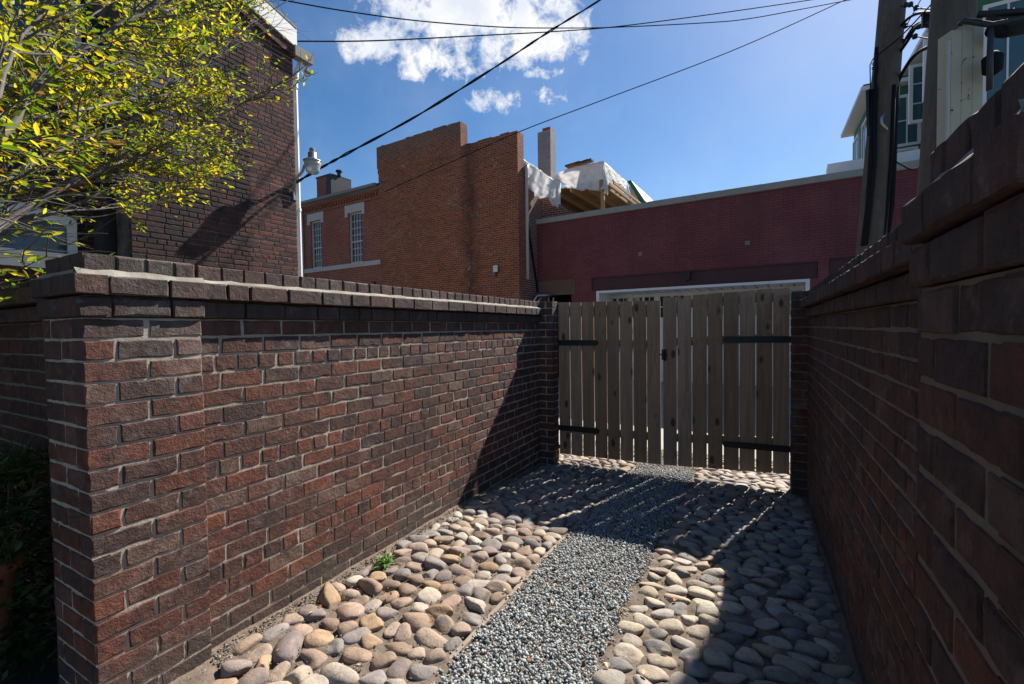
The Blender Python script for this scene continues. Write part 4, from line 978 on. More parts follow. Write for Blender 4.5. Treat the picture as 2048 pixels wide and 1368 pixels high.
tag(mb.build('roof_planks', simple('reddish_plank', (.12,.06,.045), .9, var=.4, scale=8), base=Bp(1.9, 1.8, 5)), 'short reddish planks weighing down the top of the white tarp', 'planks')
# small green gabled roof peeping over the garage
t = thing('green_gable', Bp(4.5, 9, 3), 'tip of a green-trimmed gable peeping over the garage coping beside the tarp', 'house')
M_GREEN = simple('green_trim', (.035,.13,.07), .6, var=.2, scale=3); M_PALE = simple('pale_siding', (.45,.5,.47), .6, var=.1)
mb = MB(); n8 = 8.0; g_ = [B(1258, 366, n8), B(1266, 364, n8), B(1293, 404, n8), B(1285, 404, n8)]
bprism(mb, [g_[3], g_[2], g_[1], g_[0]][::1], n8-.3, n8+3); mb.build('roof', M_GREEN, t)
mb = MB(); g_ = [B(1258, 410, n8), B(1284, 410, n8), B(1263, 374, n8), B(1258, 372, n8)]; bprism(mb, g_, n8, n8+2.9); mb.build('wall', M_PALE, t)

# ------------------------------------------------------------------ green house above the garage
gh = thing('green_house', (4.5, 15.5, 4.5), 'green and white upper storey with many casement windows, behind the utility poles', 'house')
M_GSID = simple('green_siding', (.04,.15,.085), .6, var=.12, scale=2)
M_GLT = glass('teal_glass', (.05,.11,.12))
z_b = zcop-.5; zE1 = 7.55; zE2 = 8.05
mb = MB(); mb.box(2.62, 3.62, 15.2, 18.2, z_b, zE1-.02); mb.box(3.62, 11, 12.75, 18.2, z_b, zE2-.02); mb.build('wall', M_GSID, gh)
mb = MB()
def eave(x0, x1, y0, y1, z): mb.box(x0, x1, y0, y1, z, z+.1)
eave(2.3, 3.7, 14.95, 18.4, zE1); eave(3.28, 11.3, 12.45, 18.4, zE2); mb.build('eaves', M_WHITE, gh)
mb = MB(); mb.box(2.35, 3.7, 15.0, 18.4, zE1+.103, zE1+.16); mb.box(3.33, 11.3, 12.5, 18.4, zE2+.103, zE2+.16); mb.build('roof', M_ROOFD, gh)
def ghwin(pts, mullions, name='window', leaf=False, th=.06, fwid=.07):
    """window between two plan points with z range; mullions = (cols, rows)"""
    (x0, y0), (x1, y1), z0, z1 = pts; p = np.array([x0, y0, 0.]); q = np.array([x1, y1, 0.]); d = (q-p)/np.linalg.norm(q-p); L = np.linalg.norm(q-p); nn = np.array([d[1], -d[0], 0])*(th/2)
    mb = MB()
    def bar(u0, u1, za, zb_, k=1.0):
        c = []
        for z in (za, zb_):
            c += [p+d*u0+nn*k+zz*z, p+d*u1+nn*k+zz*z, p+d*u1-nn*k+zz*z, p+d*u0-nn*k+zz*z]
        mb.hexa(c)
    bar(0, fwid, z0, z1); bar(L-fwid, L, z0, z1); bar(fwid, L-fwid, z0, z0+fwid); bar(fwid, L-fwid, z1-fwid, z1)
    for c in range(1, mullions[0]): u = L*c/mullions[0]; bar(u-.015, u+.015, z0+fwid, z1-fwid, .7)
    for r_ in range(1, mullions[1]): z = lerp(z0, z1, r_/mullions[1]); bar(fwid, L-fwid, z-.012, z+.012, .6)
    wn = mb.build(name, M_WHITE, gh)
    mb = MB(); k = .25
    bar2 = [p+d*.03+nn*k+zz*(z0+.03), p+d*(L-.03)+nn*k+zz*(z0+.03), p+d*(L-.03)-nn*k+zz*(z0+.03), p+d*.03-nn*k+zz*(z0+.03)]
    mb.hexa(bar2+[b_+zz*(z1-z0-.06) for b_ in bar2]); mb.build('pane', M_GLT, wn)
ghwin(((2.72, 15.17), (3.55, 15.17), 6.0, 7.3), (3, 2))
ghwin(((2.80, 15.16), (3.50, 15.16), 5.35, 5.95), (2, 2))
ghwin(((2.59, 18.0), (2.59, 17.2), 5.6, 7.2), (2, 1)); ghwin(((2.59, 16.6), (2.59, 15.5), 5.6, 7.2), (3, 1))
ghwin(((3.59, 15.0), (3.59, 13.0), 5.9, 7.7), (5, 2))
ghwin(((3.62, 14.05), (3.05, 14.0), 6.15, 7.5), (1, 3), 'casement'); ghwin(((3.62, 13.2), (3.1, 13.15), 6.3, 7.75), (1, 3), 'casement')
ghwin(((3.9, 12.72), (5.0, 12.72), 5.6, 7.8), (3, 1)); ghwin(((5.2, 12.72), (6.6, 12.72), 5.2, 7.8), (4, 2))
mb = MB(); mb.box(3.55, 3.61, 12.8, 15.15, 5.72, 5.86); mb.build('sill_rail', M_WHITE, gh)
mb = MB(); n2_ = nr+.75
a0, zt0 = B(1655, 330, n2_); a1 = B(1840, 310, n2_)[0]
bbox(mb, a0, a1, n2_, n2_+.5, zcop+.02, zt0+.02); mb.build('roof_curb', M_WHITE, gh)
mb = MB(); bbox(mb, a0+.25, a1, n2_-.03, n2_-.002, zcop-.05, zcop+.13); mb.build('green_band', M_GSID, gh)

# ------------------------------------------------------------------ utility poles
def pole(label, pts, d, rad, extra):
    b = P(*pts[-1], d); t_ = P(*pts[0], d); ax = (t_-b)/np.linalg.norm(t_-b)
    k = (b[2]+.15)/ax[2]; base = b-ax*k
    t = thing('utility_pole', base, label, 'utility pole', 'wooden utility poles behind the right wall')
    mb = MB(); top = t_+ax*1.6; n = 14
    mb.tube([lerp(base, top, i/n) for i in range(n+1)], [rad*lerp(1.08, .9, i/n)*(1+.01*math.sin(i*2.3)) for i in range(n+1)], 20); mb.build('shaft', M_POLE, t, smooth=True)
    return t
dp1 = 6.3
p1 = pole('leaning brown utility pole hung with black conduits, farther one, against the garage wall', [(1785, 0), (1742, 500)], dp1, .165, None)
mb = MB(); mb.tube([P(1746,180,dp1-.05), P(1745,250,dp1-.05), P(1741,330,dp1-.1), P(1736,410,dp1-.1), P(1726,492,dp1-.05)], .03, 10); mb.tube([P(1752,175,dp1-.1), P(1749,330,dp1-.14), P(1732,490,dp1-.12)], .022, 8); mb.build('conduit', M_RUBBER, p1, smooth=True)
mb = MB(); mb.tube([P(1794,175,dp1-.12), P(1790,240,dp1-.15), P(1787,330,dp1-.15), P(1783,410,dp1-.13), P(1770,500,dp1-.1)], .034, 10); mb.tube([P(1788,170,dp1-.16), P(1782,330,dp1-.17), P(1764,500,dp1-.14)], .025, 8); mb.build('conduit', M_RUBBER, p1, smooth=True)
mb = MB(); mb.tube([P(1768,228,dp1-.19), P(1763,236,dp1-.22), P(1763,246,dp1-.22), P(1772,256,dp1-.2), P(1774,261,dp1-.19)], .016, 8); mb.build('pole_step', M_GALV, p1, smooth=True)
mb = MB(); mb.tube([P(1752,180,dp1-.1), P(1750,160,dp1-.1), P(1753,140,dp1-.08), P(1753,95,dp1-.1)], .022, 8); mb.tube([P(1741,180,dp1), P(1740,130,dp1), P(1746,118,dp1)], .007, 6); mb.build('riser_cable', M_RUBBER, p1, smooth=True)
mb = MB()
for y in (126, 135): mb.tube([P(1752,y,dp1), P(1744,y,dp1), P(1744,y+4,dp1), P(1752,y+3,dp1)], .006, 6)
mb.build('cleat', M_BLACK, p1)
mb = MB(); mb.beam(P(1737,180,dp1-.02), P(1739,270,dp1-.02), .05, .04); mb.build('guard_channel', M_BLACK, p1)
dp2 = 4.4
p2 = pole('thick brown utility pole behind the cream board, the nearer of the two', [(1910, -40), (1888, 300)], dp2, .178, None)
mb = MB(); mb.tube([P(1949,-60,dp2-.1), P(1944,60,dp2-.1), P(1938,160,dp2-.1)], .016, 8); mb.build('ground_wire', simple('copper_brown', (.12,.06,.04), .6), p2)
# cream board and the black service gear beside it
d3 = 3.7
t = thing('cream_board_post', P(1930, 300, d3)*np.array([1,1,0]), 'cream painted board post with black scuffs in front of the nearer utility pole', 'post')
cm = NT('cream_paint'); p = cm.pos(); sc_ = cm.noise(p, 9, 5, .7, .5); c_ = cm.mix(cm.noise(p, 4, 4, .6), (.42,.39,.28), (.5,.47,.35)); cm.col(cm.mix(cm.ramp(sc_, [(.61, G3(0)), (.66, G3(1))]), c_, (.03,.028,.026))); cm.rough(.75)
q0_, q1_ = P(1903, 60, d3), P(1968, 60, d3); zt3 = (P(1915, 52, d3)[2]+P(1960, 48, d3)[2])/2
mb = MB(); du3 = (q1_-q0_)*np.array([1,1,0]); L3 = np.linalg.norm(du3); du3 /= L3; dn3 = np.array([-du3[1], du3[0], 0])
for k in range(3):
    u0_, u1_ = L3*k/3+.002, L3*(k+1)/3-.002; top = zt3-(.04 if k == 0 else 0)
    b0 = np.array([q0_[0], q0_[1], 0]); c = []
    for z in (-.1, top): c += [b0+du3*u0_+zz*z, b0+du3*u1_+zz*z, b0+du3*u1_+dn3*.12+zz*z, b0+du3*u0_+dn3*.12+zz*(z if z < 0 else z)]
    mb.hexa(c)
mb.build('boards', cm.m, t)
mb = MB(); b0 = np.array([q0_[0], q0_[1], 0])-du3*.03; c = []
for z in (-.1, zt3-.12): c += [b0+du3*.008+zz*z, b0+du3*.028+zz*z, b0+du3*.028+dn3*.02+zz*z, b0+du3*.008+dn3*.02+zz*z]
mb.hexa(c); mb.build('edge_trim', M_TRIM, t)
sg = thing('service_gear', P(2010, 60, 3.5), 'black pipes and cable tray reaching out of frame beside the cream board', 'cable gear')
mb = MB(); mb.tube([P(1921,48,d3-.02), P(1926,41,d3-.05), P(1940,43,d3-.05), P(1965,47,d3-.1), P(1985,50,d3-.15), P(2060,34,d3-.3)], .022, 10); mb.tube([P(1985,50,d3-.15), P(1982,70,d3-.15), P(1980,110,d3-.15), P(1979,180,d3-.15)], .02, 10); mb.build('pipe', simple('dark_conduit', (.05,.052,.056), .4, metal=.5), sg, smooth=True)
mb = MB(); mb.beam(P(1955,29,d3-.1), P(2070,22,d3-.3), .05, .03); mb.beam(P(1975,35,d3+.1), P(2070,30,d3-.1), .06, .05); mb.tube([P(2020,28,d3-.2), P(2030,18,d3-.2)], .012, 6); mb.build('cable_tray', M_BLACK, sg)
mb = MB(); mb.tube([P(1985,60,d3-.15), P(2010,62,d3-.1), P(2060,52,d3-.1)], .05, 10); mb.lathe(P(1985,125,d3-.1), [(.02,-.1),(.06,-.07),(.065,.04),(.03,.08)], 14); mb.build('splice_case', M_RUBBER, sg, smooth=True)

# ------------------------------------------------------------------ overhead cables
def cable(label, pts, rad, group=None, twist=0, cat='cable', smoothn=40):
    ctrl = [P(x, y, d) for x, y, d in pts]
    def cr(u):
        k = len(ctrl)-1; s = min(int(u*k), k-1); f_ = u*k-s; p0, p1_, p2_, p3 = ctrl[max(s-1,0)], ctrl[s], ctrl[s+1], ctrl[min(s+2,k)]
        return .5*((2*p1_)+(-p0+p2_)*f_+(2*p0-5*p1_+4*p2_-p3)*f_*f_+(-p0+3*p1_-3*p2_+p3)*f_**3)
    mb = MB(); n = smoothn*len(ctrl) if not twist else 260
    path = [cr(i/n) for i in range(n+1)]
    if not twist: mb.tube(path, rad, 8)
    else:
        for ph in (0, math.pi):
            q = []
            for i, p in enumerate(path):
                t_ = path[min(i+1, n)]-path[max(i-1, 0)]; t_ /= np.linalg.norm(t_); x = np.cross(t_, zz); x /= np.linalg.norm(x); y = np.cross(x, t_); w_ = twist*2*math.pi*i/n+ph
                q.append(p+(x*math.cos(w_)+y*math.sin(w_))*rad*(.85+.2*math.sin(i*.11)))
            mb.tube(q, rad, 8)
    o = mb.build('overhead_cable' if cat == 'cable' else 'cable', M_RUBBER, smooth=True, base=ctrl[0]); return tag(o, label, cat, group)
GW = 'overhead service cables'
cable('thin black overhead cable sagging across the cloud, the upper one', [(520,-8,7.6),(565,0,7.9),(690,22,8.7),(840,42,9.6),(1000,54,10.5),(1110,56,11.1),(1230,54.5,11.7),(1420,45,12.5),(1500,37,12.9),(1610,17,13.3),(1740,-8,13.8)], .0125, GW)
cable('thin black overhead cable running level from the sooty house gable across the cloud', [(565,82,7.4),(600,82.5,7.6),(760,81,8.6),(1000,69,10),(1110,63,10.7),(1235,53,11.4),(1420,29,12.4),(1620,0,13.3),(1700,-14,13.6)], .0125, GW)
cable('thick twisted black service cable rising steeply from the sooty house corner past the lamp', [(590,366,7.15),(645,334,7.3),(700,304,7.5),(840,228,8.0),(1000,128,8.7),(1100,62,9.2),(1200,0,9.7),(1290,-60,10.2)], .0125, GW, twist=8)
cable('thin straight cable slanting down across the stepped parapet wall', [(1760,-34,13),(1690,0,12.8),(1470,99,12.4),(1200,202,12),(1040,263,11.6),(900,325,12.2),(770,383,13.0)], .012, GW)
mb_list = [
 ('slack cable hanging in a low arc in front of the casement windows', [(1795,168,6.2),(1805,145,6.1),(1825,115,5.8),(1850,97,5.3),(1880,92,4.7)], .021),
 ('upper black loop of cable arching between the two poles', [(1800,55,6.2),(1815,38,6),(1835,27,5.6),(1860,25,5),(1885,28,4.6)], .018),
 ('lower black cable curving between the two poles, below the arching loop', [(1797,108,6.2),(1815,82,6),(1830,57,5.7),(1850,46,5.2),(1885,44,4.6)], .02),
 ('second lower black cable running beside the curving one between the poles', [(1797,100,6.3),(1812,76,6.1),(1828,53,5.8),(1850,42,5.3),(1885,40,4.6)], .016),
 ('thin wire with insulators stretched between the pole tops', [(1797,14,6.2),(1818,9,6),(1832,16,5.8),(1860,18,5.2),(1890,22,4.6)], .009),
 ('thin wire with a rusty clamp stretched between the poles at mid height', [(1797,56,6.2),(1806,52,6.1),(1838,53,5.6),(1860,55,5.2),(1890,56,4.6)], .009),
 ('lowest thin wire between the poles, with a rusty clamp at its left end', [(1797,80,6.2),(1815,77,6),(1832,73,5.7),(1860,78,5.2),(1890,80,4.6)], .008),
 ('pale guy wire slanting across the farther pole up to the right', [(1746,118,6.0),(1800,74,5.6),(1850,22,5.1),(1880,-10,4.8)], .008),
 ('thin dark wire rising steeply to the right of the farther pole', [(1815,47,6.2),(1830,20,6.0),(1848,-12,5.8)], .006),
]
CAB = []
for lab, pts, rr in mb_list: CAB.append(cable(lab, pts, rr, 'cables between the two poles', smoothn=8))
for ci, (x, y, d) in enumerate(((1821,9,5.9),(1832,16,5.8),(1812,10,6.0),(1838,53,5.6),(1811,52,6.05),(1830,73,5.7))):
    mb = MB(); c = P(x, y, d); mb.lathe(c, [(.01,-.03),(.028,-.022),(.03,.012),(.018,.03)], 10); mb.build('clamp', M_BLACK, CAB[4 if ci < 3 else (5 if ci < 5 else 6)])
for x, y, ci in ((1852,40,2),(1864,38,3)):
    mb = MB(); c = P(x, y, 5.15); mb.box(c[0]-.035, c[0]+.035, c[1]-.03, c[1]+.03, c[2]-.07, c[2]+.07); mb.build('splice_block', M_BLACK, CAB[ci])
cable('short white-tipped drop wire running right from the farther pole in front of the garage wall', [(1790,322,6.1),(1805,331,6.1),(1820,338,6.1),(1834,336.5,6.1)], .009, 'cables between the two poles', smoothn=8)

# ------------------------------------------------------------------ tree
def leaf_mat(name='autumn_leaf', ramp=None, tl=.5):
    t = NT(name); g = t.n('ShaderNodeNewGeometry'); r_ = g.outputs['Random Per Island']
    c = t.ramp(r_, ramp or [(0,(.06,.13,.01)),(.28,(.12,.2,.013)),(.5,(.27,.31,.017)),(.68,(.46,.41,.02)),(.86,(.56,.45,.03)),(.98,(.22,.1,.03))])
    c = t.mix(t.math('MULTIPLY', t.noise(t.pos(), 40, 3, .6), .3), c, (.12,.14,.012))
    t.col(c); t.rough(.5); t.spec(.35)
    tr = t.n('ShaderNodeBsdfTranslucent'); t.set(tr.inputs[0], t.mix(1, c, (1.5,1.45,.8), 'MULTIPLY')); m_ = t.n('ShaderNodeMixShader'); m_.inputs[0].default_value = tl+.08
    t.set(m_.inputs[1], t.b); t.set(m_.inputs[2], tr); t.set(t.out.inputs[0], m_); return t.m
bt = NT('grey_bark'); p = bt.pos(); bt.col(bt.mix(bt.noise(p, 30, 5, .65), (.04,.034,.03), (.14,.122,.108))); bt.rough(.85); bt.bump(bt.noise(p, 70, 4, .6), .4, .004)
M_BARK = bt.m
tree = thing('autumn_tree', (-4.35, .35, -.1), 'slender-branched tree with yellowing green leaves in front of the sooty brick house', 'tree')
tb = MB(); lv = MB(); tr_ = np.random.default_rng(77)
trunk_top = np.array([-4.25, .45, 1.25])
tb.tube([(-4.35,.35,-.2), (-4.36,.38,.3), (-4.3,.42,.8), trunk_top, (-4.2,.5,1.7)], [.1,.085,.075,.07,.05], 10)
limbs = [
 ([(-70,520,2.6),(0,452,2.9),(110,385,3.2),(190,345,3.45),(300,300,3.9),(430,235,4.4),(560,165,4.9)], .034, 1),
 ([(-70,340,2.0),(0,275,2.1),(70,175,2.3),(150,115,2.5),(230,55,2.7),(330,5,2.95),(420,-40,3.2)], .036, 1),
 ([(-70,440,2.6),(0,372,2.7),(90,310,3.0),(170,280,3.3),(270,235,3.7),(370,140,4.1),(455,50,4.5),(505,-20,4.8)], .028, 1),
 ([(-70,270,1.6),(-10,190,1.7),(45,70,1.9),(95,15,2.0),(140,-40,2.1)], .026, 1),
 ([(-70,400,2.9),(0,380,3.1),(95,372,3.3),(200,325,3.6),(330,318,4.1),(470,285,4.7)], .02, 1),
 ([(-70,470,2.9),(0,440,3.1),(100,430,3.3),(220,375,3.6),(320,340,4.1),(420,330,4.6)], .016, 1),
 ([(20,250,2.3),(120,225,2.9),(230,205,3.5),(340,180,4.1),(450,165,4.6)], .014, 1),
 ([(120,140,2.6),(220,130,3.2),(320,80,3.8),(410,60,4.3),(480,20,4.8)], .014, 1),
 ([(-20,330,2.5),(40,225,2.6),(85,140,2.9),(190,30,3.3),(240,-30,3.6)], .018, 1),
 ([(300,225,3.8),(390,150,4.3),(470,75,4.7),(520,35,5.0),(575,2,5.3)], .011, 0),
 ([(420,120,4.6),(500,75,5.0),(545,58,5.2),(575,28,5.4)], .006, 0),
 ([(200,330,3.5),(300,345,4.0),(390,345,4.3),(450,350,4.6)], .009, 1),
 ([(60,430,3.1),(150,420,3.4),(240,415,3.7),(320,408,4.0)], .009, 1),
 ([(-60,420,2.2),(0,436,2.3),(40,446,2.4)], .005, 2),
]
def add_leaf(p, d, nrm, L, Wd):
    d = d/np.linalg.norm(d); x = np.cross(d, nrm); x /= np.linalg.norm(x)+1e-9; nn = np.cross(x, d); fold = tr_.uniform(.1, .5); cur = tr_.uniform(-.2, .25)
    def q(u, s): return p+d*L*u+x*Wd*s+nn*(abs(s)*fold*Wd-cur*L*u*u)
    lv.add([q(0,0), q(.3,.8), q(.62,.95), q(1,0), q(.62,-.95), q(.3,-.8), q(.3,0), q(.65,0)], [(0,1,6),(1,2,7,6),(2,3,7),(0,6,5),(6,7,4,5),(7,3,4)])
def rot_perp(d):
    a = tr_.normal(size=3); a -= d*(a@d); return a/np.linalg.norm(a)
def twig(p, d, L, r_, depth, leafy):
    n = max(4, int(L/.04)); pts = [p]; cur = p.copy(); dd_ = d/np.linalg.norm(d)
    for i in range(n):
        dd_ = dd_+tr_.normal(size=3)*.10+np.array([.02,.015,.02]); dd_ /= np.linalg.norm(dd_); cur = cur+dd_*L/n; pts.append(cur.copy())
    tb.tube(pts, [lerp(r_, r_*.35, i/n) for i in range(n+1)], 5, cap=False)
    for i in range(1, n+1):
        di = pts[i]-pts[i-1]; di /= np.linalg.norm(di)
        if depth > 0 and tr_.random() < .6:
            s = rot_perp(di); s[2] *= .3; twig(pts[i], di*.75+s*.75, L*tr_.uniform(.3,.55), r_*.55, depth-1, leafy)
        if leafy > 0 and tr_.random() < leafy:
            for sgn in (1, -1):
                if tr_.random() < .85:
                    s = np.cross(di, zz+tr_.normal(size=3)*.35); s /= np.linalg.norm(s)+1e-9
                    ld_ = di*.7+s*sgn*.8+tr_.normal(size=3)*.22-zz*.12
                    add_leaf(pts[i]+tr_.normal(size=3)*.006, ld_, zz+tr_.normal(size=3)*.55, tr_.uniform(.032,.058), tr_.uniform(.0065,.0115))
for li, (pts, r_, leafy) in enumerate(limbs):
    ctrl = [P(*q) for q in pts]
    if pts[0][0] < -15: ctrl = [trunk_top+np.array([0,0,tr_.uniform(-.3,.4)])]+ctrl
    path = []
    for s in range(len(ctrl)-1):
        m_ = max(3, int(np.linalg.norm(ctrl[s+1]-ctrl[s])/.07)); p0, p1_, p2_, p3 = ctrl[max(s-1,0)], ctrl[s], ctrl[s+1], ctrl[min(s+2,len(ctrl)-1)]
        for i in range(m_):
            f_ = i/m_; path.append(.5*((2*p1_)+(-p0+p2_)*f_+(2*p0-5*p1_+4*p2_-p3)*f_*f_+(-p0+3*p1_-3*p2_+p3)*f_**3)+tr_.normal(size=3)*.004)
    path.append(ctrl[-1]); n = len(path)
    tb.tube(path, [lerp(r_, max(.0035, r_*.15), (i/n)**.8) for i in range(n)], 8)
    for i in range(4, n):
        f_ = i/n
        if tr_.random() < (.86 if leafy else .3)*(1 if f_ > .3 or leafy == 2 else .35):
            di = path[i]-path[i-1]; di /= np.linalg.norm(di)+1e-9; s = rot_perp(di); s[2] *= .3
            lf = {0: .03, 1: .9, 2: .55}[leafy]*(1 if leafy == 2 else min(1, max(.0, (f_-{0: .42, 5: .4, 4: .3, 12: .4}.get(li, .16))/.22)))
            twig(path[i], di*.8+s*.7, tr_.uniform(.3,.75)*(1.1-.45*f_), max(.0028, r_*.22), 1 if leafy != 2 else 0, lf*(1.0 if f_ < .78 else .3))
tb.build('trunk', M_BARK, tree, smooth=True)
lv.build('crown', leaf_mat(), tree)
print('leaves', len(lv.f)//6, 'branch faces', len(tb.f))

# ------------------------------------------------------------------ small plants, litter, pot
M_BLADE = leaf_mat('green_blade', [(0,(.05,.12,.02)),(.5,(.09,.19,.03)),(.85,(.16,.26,.06)),(1,(.28,.32,.1))], .25)
def tuft(name, label, cat, c, n, L, Wd, mat, spread=1.0, group=None):
    mb = MB()
    for _ in range(n):
        az_ = random.uniform(0, 2*math.pi); el = random.uniform(.25, 1.45); d = np.array([math.cos(az_)*math.cos(el)*spread, math.sin(az_)*math.cos(el)*spread, math.sin(el)]); x = np.cross(d, zz); x /= np.linalg.norm(x); l = L*random.uniform(.5, 1.1)
        b0 = np.array(c)+np.array([random.gauss(0,.012), random.gauss(0,.012), -.005]); vs = []; k = 6
        for i in range(k+1):
            u = i/k; p = b0+d*l*u-zz*l*.55*u*u; w_ = Wd*(math.sin(math.pi*min(1, .12+u*.95))**.6)*(1 if u < .99 else .1)
            vs += [p+x*w_/2, p+zz*w_*.15, p-x*w_/2]
        mb.add(vs, [(i*3+q, i*3+q+1, i*3+q+4, i*3+q+3) for i in range(k) for q in (0, 1)])
    o = mb.build(name, mat, base=c); return tag(o, label, cat, group)
c = onplane(768, 1128, (0,0,1), .02); tuft('leafy_weed', 'clump of strappy green leaves growing at the foot of the sunlit left wall', 'plant', c, 75, .13, .013, M_BLADE)
c = onplane(922, 1116, (0,0,1), .02); tuft('leafy_weed', 'tiny green sprout between the cobbles right of the strappy clump', 'plant', c, 9, .07, .009, M_BLADE)
c = onplane(1555, 985, (0,0,1), -.06); tuft('leafy_weed', 'small weed on the sunlit strip under the gate by the right wall', 'plant', c, 16, .09, .008, M_BLADE)
M_STRAW = simple('straw', (.42,.32,.19), .9, var=.3, scale=30)
c = onplane(1246, 1222, (0,0,1), .02); tuft('dry_grass', 'wisp of dry straw at the right edge of the gravel', 'dry grass', c, 16, .09, .004, M_STRAW)
c = onplane(1020, 1040, (0,0,1), .02); tuft('dry_grass', 'wisp of dry straw on the left cobbles at the edge of the gate shadow', 'dry grass', onplane(905, 1040, (0,0,1), .03), 12, .09, .004, M_STRAW)
# fallen leaves
M_FALL = [simple('rust_leaf', (.36,.13,.04), .8, var=.3, scale=60), simple('straw_leaf', (.45,.34,.2), .8, var=.3, scale=60), simple('dry_brown_leaf', (.17,.09,.05), .85, var=.3, scale=60)]
spots = [(640,1212),(622,1225),(882,1085),(862,1245),(1105,1205),(1140,1000),(1085,965),(1300,1085),(1180,1012),(1255,1010),(1500,1060),(1530,1002),(1490,985),(1420,1000),(1130,1160),(935,1140),(1010,1180),(985,1075),(1350,1200),(1290,1345),(1560,1150),(1600,1230),(1330,1300),(780,1190),(560,1300),(720,1330),(700,1150),(1040,1250),(1215,1330),(1165,1180),(1060,1320)]
fl0 = None
for i, (x, y) in enumerate(spots):
    k = i % 3; q = onplane(x, y, (0,0,1), .035); L = random.uniform(.022,.042); wd = L*random.uniform(.28,.42); az_ = random.uniform(0, 6.28); cu_ = random.uniform(-.5,.8)
    mb = MB(); d = np.array([math.cos(az_), math.sin(az_), 0]); x_ = np.array([-d[1], d[0], 0])
    def lp(u, s): return q+d*L*(u-.5)+x_*wd*s+zz*(abs(s)*wd*.6+cu_*L*(u-.5)**2+gz(q[1])*.8)
    V = [lp(0,0), lp(.3,.7), lp(.65,.8), lp(1,0), lp(.65,-.8), lp(.3,-.7), lp(.3,0), lp(.65,0)]
    F_ = [(0,1,6),(1,2,7,6),(2,3,7),(0,6,5),(6,7,4,5),(7,3,4)]
    mb.add(V, F_); mb.add([v-zz*.0012 for v in V], [f[::-1] for f in F_])
    o = mb.build('fallen_leaf', M_FALL[k], base=q)
    cn_ = ('rust-orange', 'straw-coloured', 'dark brown')[k]
    if GX0 < q[0] < GX1: wh = 'lying on the grey gravel'
    elif q[0] < GX0: wh = 'lying on the left cobbles'
    else: wh = 'lying on the right cobbles'
    tag(o, f'small {cn_} fallen leaf {wh}', 'leaf', 'fallen leaves scattered in the alley')
# crumbs of grit and twigs over the soil
def grit():
    mb = MB(); v0, f0 = ico(1)
    for _ in range(7500):
        left = random.random() < .55; x = random.uniform(LX+.02, GX0) if left else random.uniform(GX1-.02, RX-.01)
        if random.random() < .35: x = LX+.02+abs(random.gauss(0,.05)) if left else RX-.01-abs(random.gauss(0,.05))
        y = 1.1+(random.random()**1.2)*3.9; s = random.uniform(.002,.0065)
        a = rng.normal(size=3)*.25; v = v0*(s*(1+rng.uniform(-.3,.3,size=(len(v0),1))))*np.array([1, random.uniform(.6,1), random.uniform(.5,.9)])
        mb.add((v+np.array([x, y, gz(y)+.008+ (.03*max(0,1-(x-LX)/.12)**1.5 if left else 0)])).tolist(), f0)
    t = NT('grit'); g = t.n('ShaderNodeNewGeometry'); t.col(t.ramp(g.outputs['Random Per Island'], [(0,(.2,.15,.11)),(.4,(.12,.09,.07)),(.7,(.3,.25,.2)),(.9,(.25,.27,.28))], 'CONSTANT')); t.rough(.9)
    tag(mb.build('grit', t.m), 'loose grit and crumbs over the sandy bed between the cobbles', 'grit', kind='stuff')
grit()
# dark corner at the left: pot and scrub
pc = np.array([-2.72, .42, -.03]); pc = onplane(12, 1205, (0,1,0), .55); pc = np.array([pc[0]-.47, .55, pc[2]-.30])
pc[2] = max(pc[2], -.03)
t = thing('flower_pot', pc, 'dim terracotta flower pot in the dark corner left of the brick pier', 'flower pot')
TERRA = simple('terracotta_pot', (.28,.1,.06), .85, var=.25, scale=15)
mb = MB(); hh = .36; mb.lathe(pc, [(.11,0),(.15,hh*.8),(.155,hh*.8),(.175,hh*.82),(.178,hh),(.16,hh),(.15,hh*.9),(.02,hh*.88)], 28); mb.build('pot', TERRA, t, smooth=False)
mb = MB(); mb.lathe(pc+zz*hh*.84, [(.145,0),(.14,.02),(.01,.03)], 20); mb.build('potting_soil', M_GROUND, t)
M_DKG = leaf_mat('scrub_green', [(0,(.02,.045,.012)),(.6,(.035,.07,.02)),(1,(.06,.09,.03))], .2)
for (x, y, yy, n, L, lab) in ((40, 900, .72, 110, .5, 'dark wispy ornamental grass in the shaded corner left of the pier, upper clump'), (20, 1060, .62, 60, .35, 'dark arching grass blades just above the terracotta pot')):
    q = onplane(x, y, (0,1,0), yy); q = np.array([q[0]-.05, q[1], max(q[2]-.15, -.03)])
    tuft('ornamental_grass', lab, 'plant', q, n, L, .005, M_DKG, group='shaded plants behind the pier')
mb = MB()
c = np.array([-3.05, .66, .0])
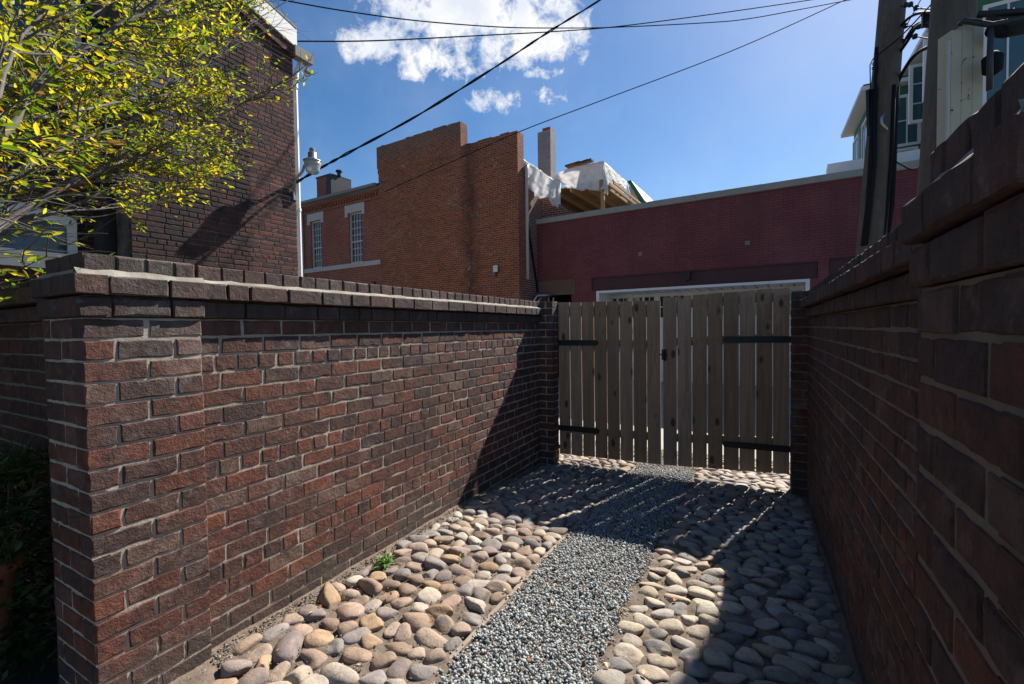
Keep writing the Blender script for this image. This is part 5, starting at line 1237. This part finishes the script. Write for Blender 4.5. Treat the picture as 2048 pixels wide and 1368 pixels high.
for _ in range(3600):
    p = c+np.array([random.gauss(0,.2), random.gauss(0,.12), random.uniform(.0,.95)]); d = np.array([random.gauss(0,1), random.gauss(0,1), random.gauss(0,.5)]); d /= np.linalg.norm(d); x = np.cross(d, zz+.2); x /= np.linalg.norm(x); l = random.uniform(.03,.06)
    mb.add([p, p+d*l*.5+x*l*.25, p+d*l, p+d*l*.5-x*l*.25], [(0,1,2,3)])
t = thing('shrub', c, 'dark leafy shrub against the shaded garden wall at the far left', 'shrub', 'shaded plants behind the pier'); mb.build('foliage', M_DKG, t)
mb = MB()
for _ in range(9): mb.tube([c+np.array([random.gauss(0,.02), random.gauss(0,.02), -.05]), c+np.array([random.gauss(0,.08), random.gauss(0,.05), .4]), c+np.array([random.gauss(0,.16), random.gauss(0,.08), .85])], [.008,.006,.003], 5)
mb.build('stems', M_BARK, t)


# dry litter caught along the wall bases and between the stones
mb = MB(); lr = np.random.default_rng(5)
for i in range(900):
    left = lr.random() < .55
    if lr.random() < .6: x = LX+.02+abs(lr.normal()*.07) if left else RX-.015-abs(lr.normal()*.06)
    else: x = lr.uniform(LX+.03, GX0-.02) if left else lr.uniform(GX1, RX-.02)
    y = 1.0+(lr.random()**1.1)*3.95
    if left and y < PL1+.03 and x < LPX+.03: continue
    q = np.array([x, y, gz(y)+.016+(.024*max(0, 1-(x-LX)/.12)**1.5 if left else .016*max(0, 1-(RX-x)/.12))+lr.uniform(0, .008)]); a = lr.uniform(0, 6.28); d = np.array([math.cos(a), math.sin(a), lr.normal()*.25]); w_ = np.array([-math.sin(a), math.cos(a), lr.normal()*.4])
    if lr.random() < .4: L, wd = lr.uniform(.02, .06), lr.uniform(.0008, .0018)
    else: L, wd = lr.uniform(.006, .018), lr.uniform(.003, .007)
    up_ = zz*wd*.5
    mb.add([q-d*L/2, q+w_*wd/2+up_, q+d*L/2, q-w_*wd/2+up_], [(0,1,2,3)])
t = NT('dry_litter'); g = t.n('ShaderNodeNewGeometry'); t.col(t.ramp(g.outputs['Random Per Island'], [(0,(.16,.1,.06)),(.3,(.3,.2,.11)),(.55,(.09,.06,.045)),(.75,(.36,.27,.17)),(.92,(.32,.14,.05))], 'CONSTANT')); t.rough(.9)
tag(mb.build('leaf_litter', t.m), 'dry leaf scraps and twigs caught along the wall bases and between cobbles', 'leaf litter', kind='stuff')
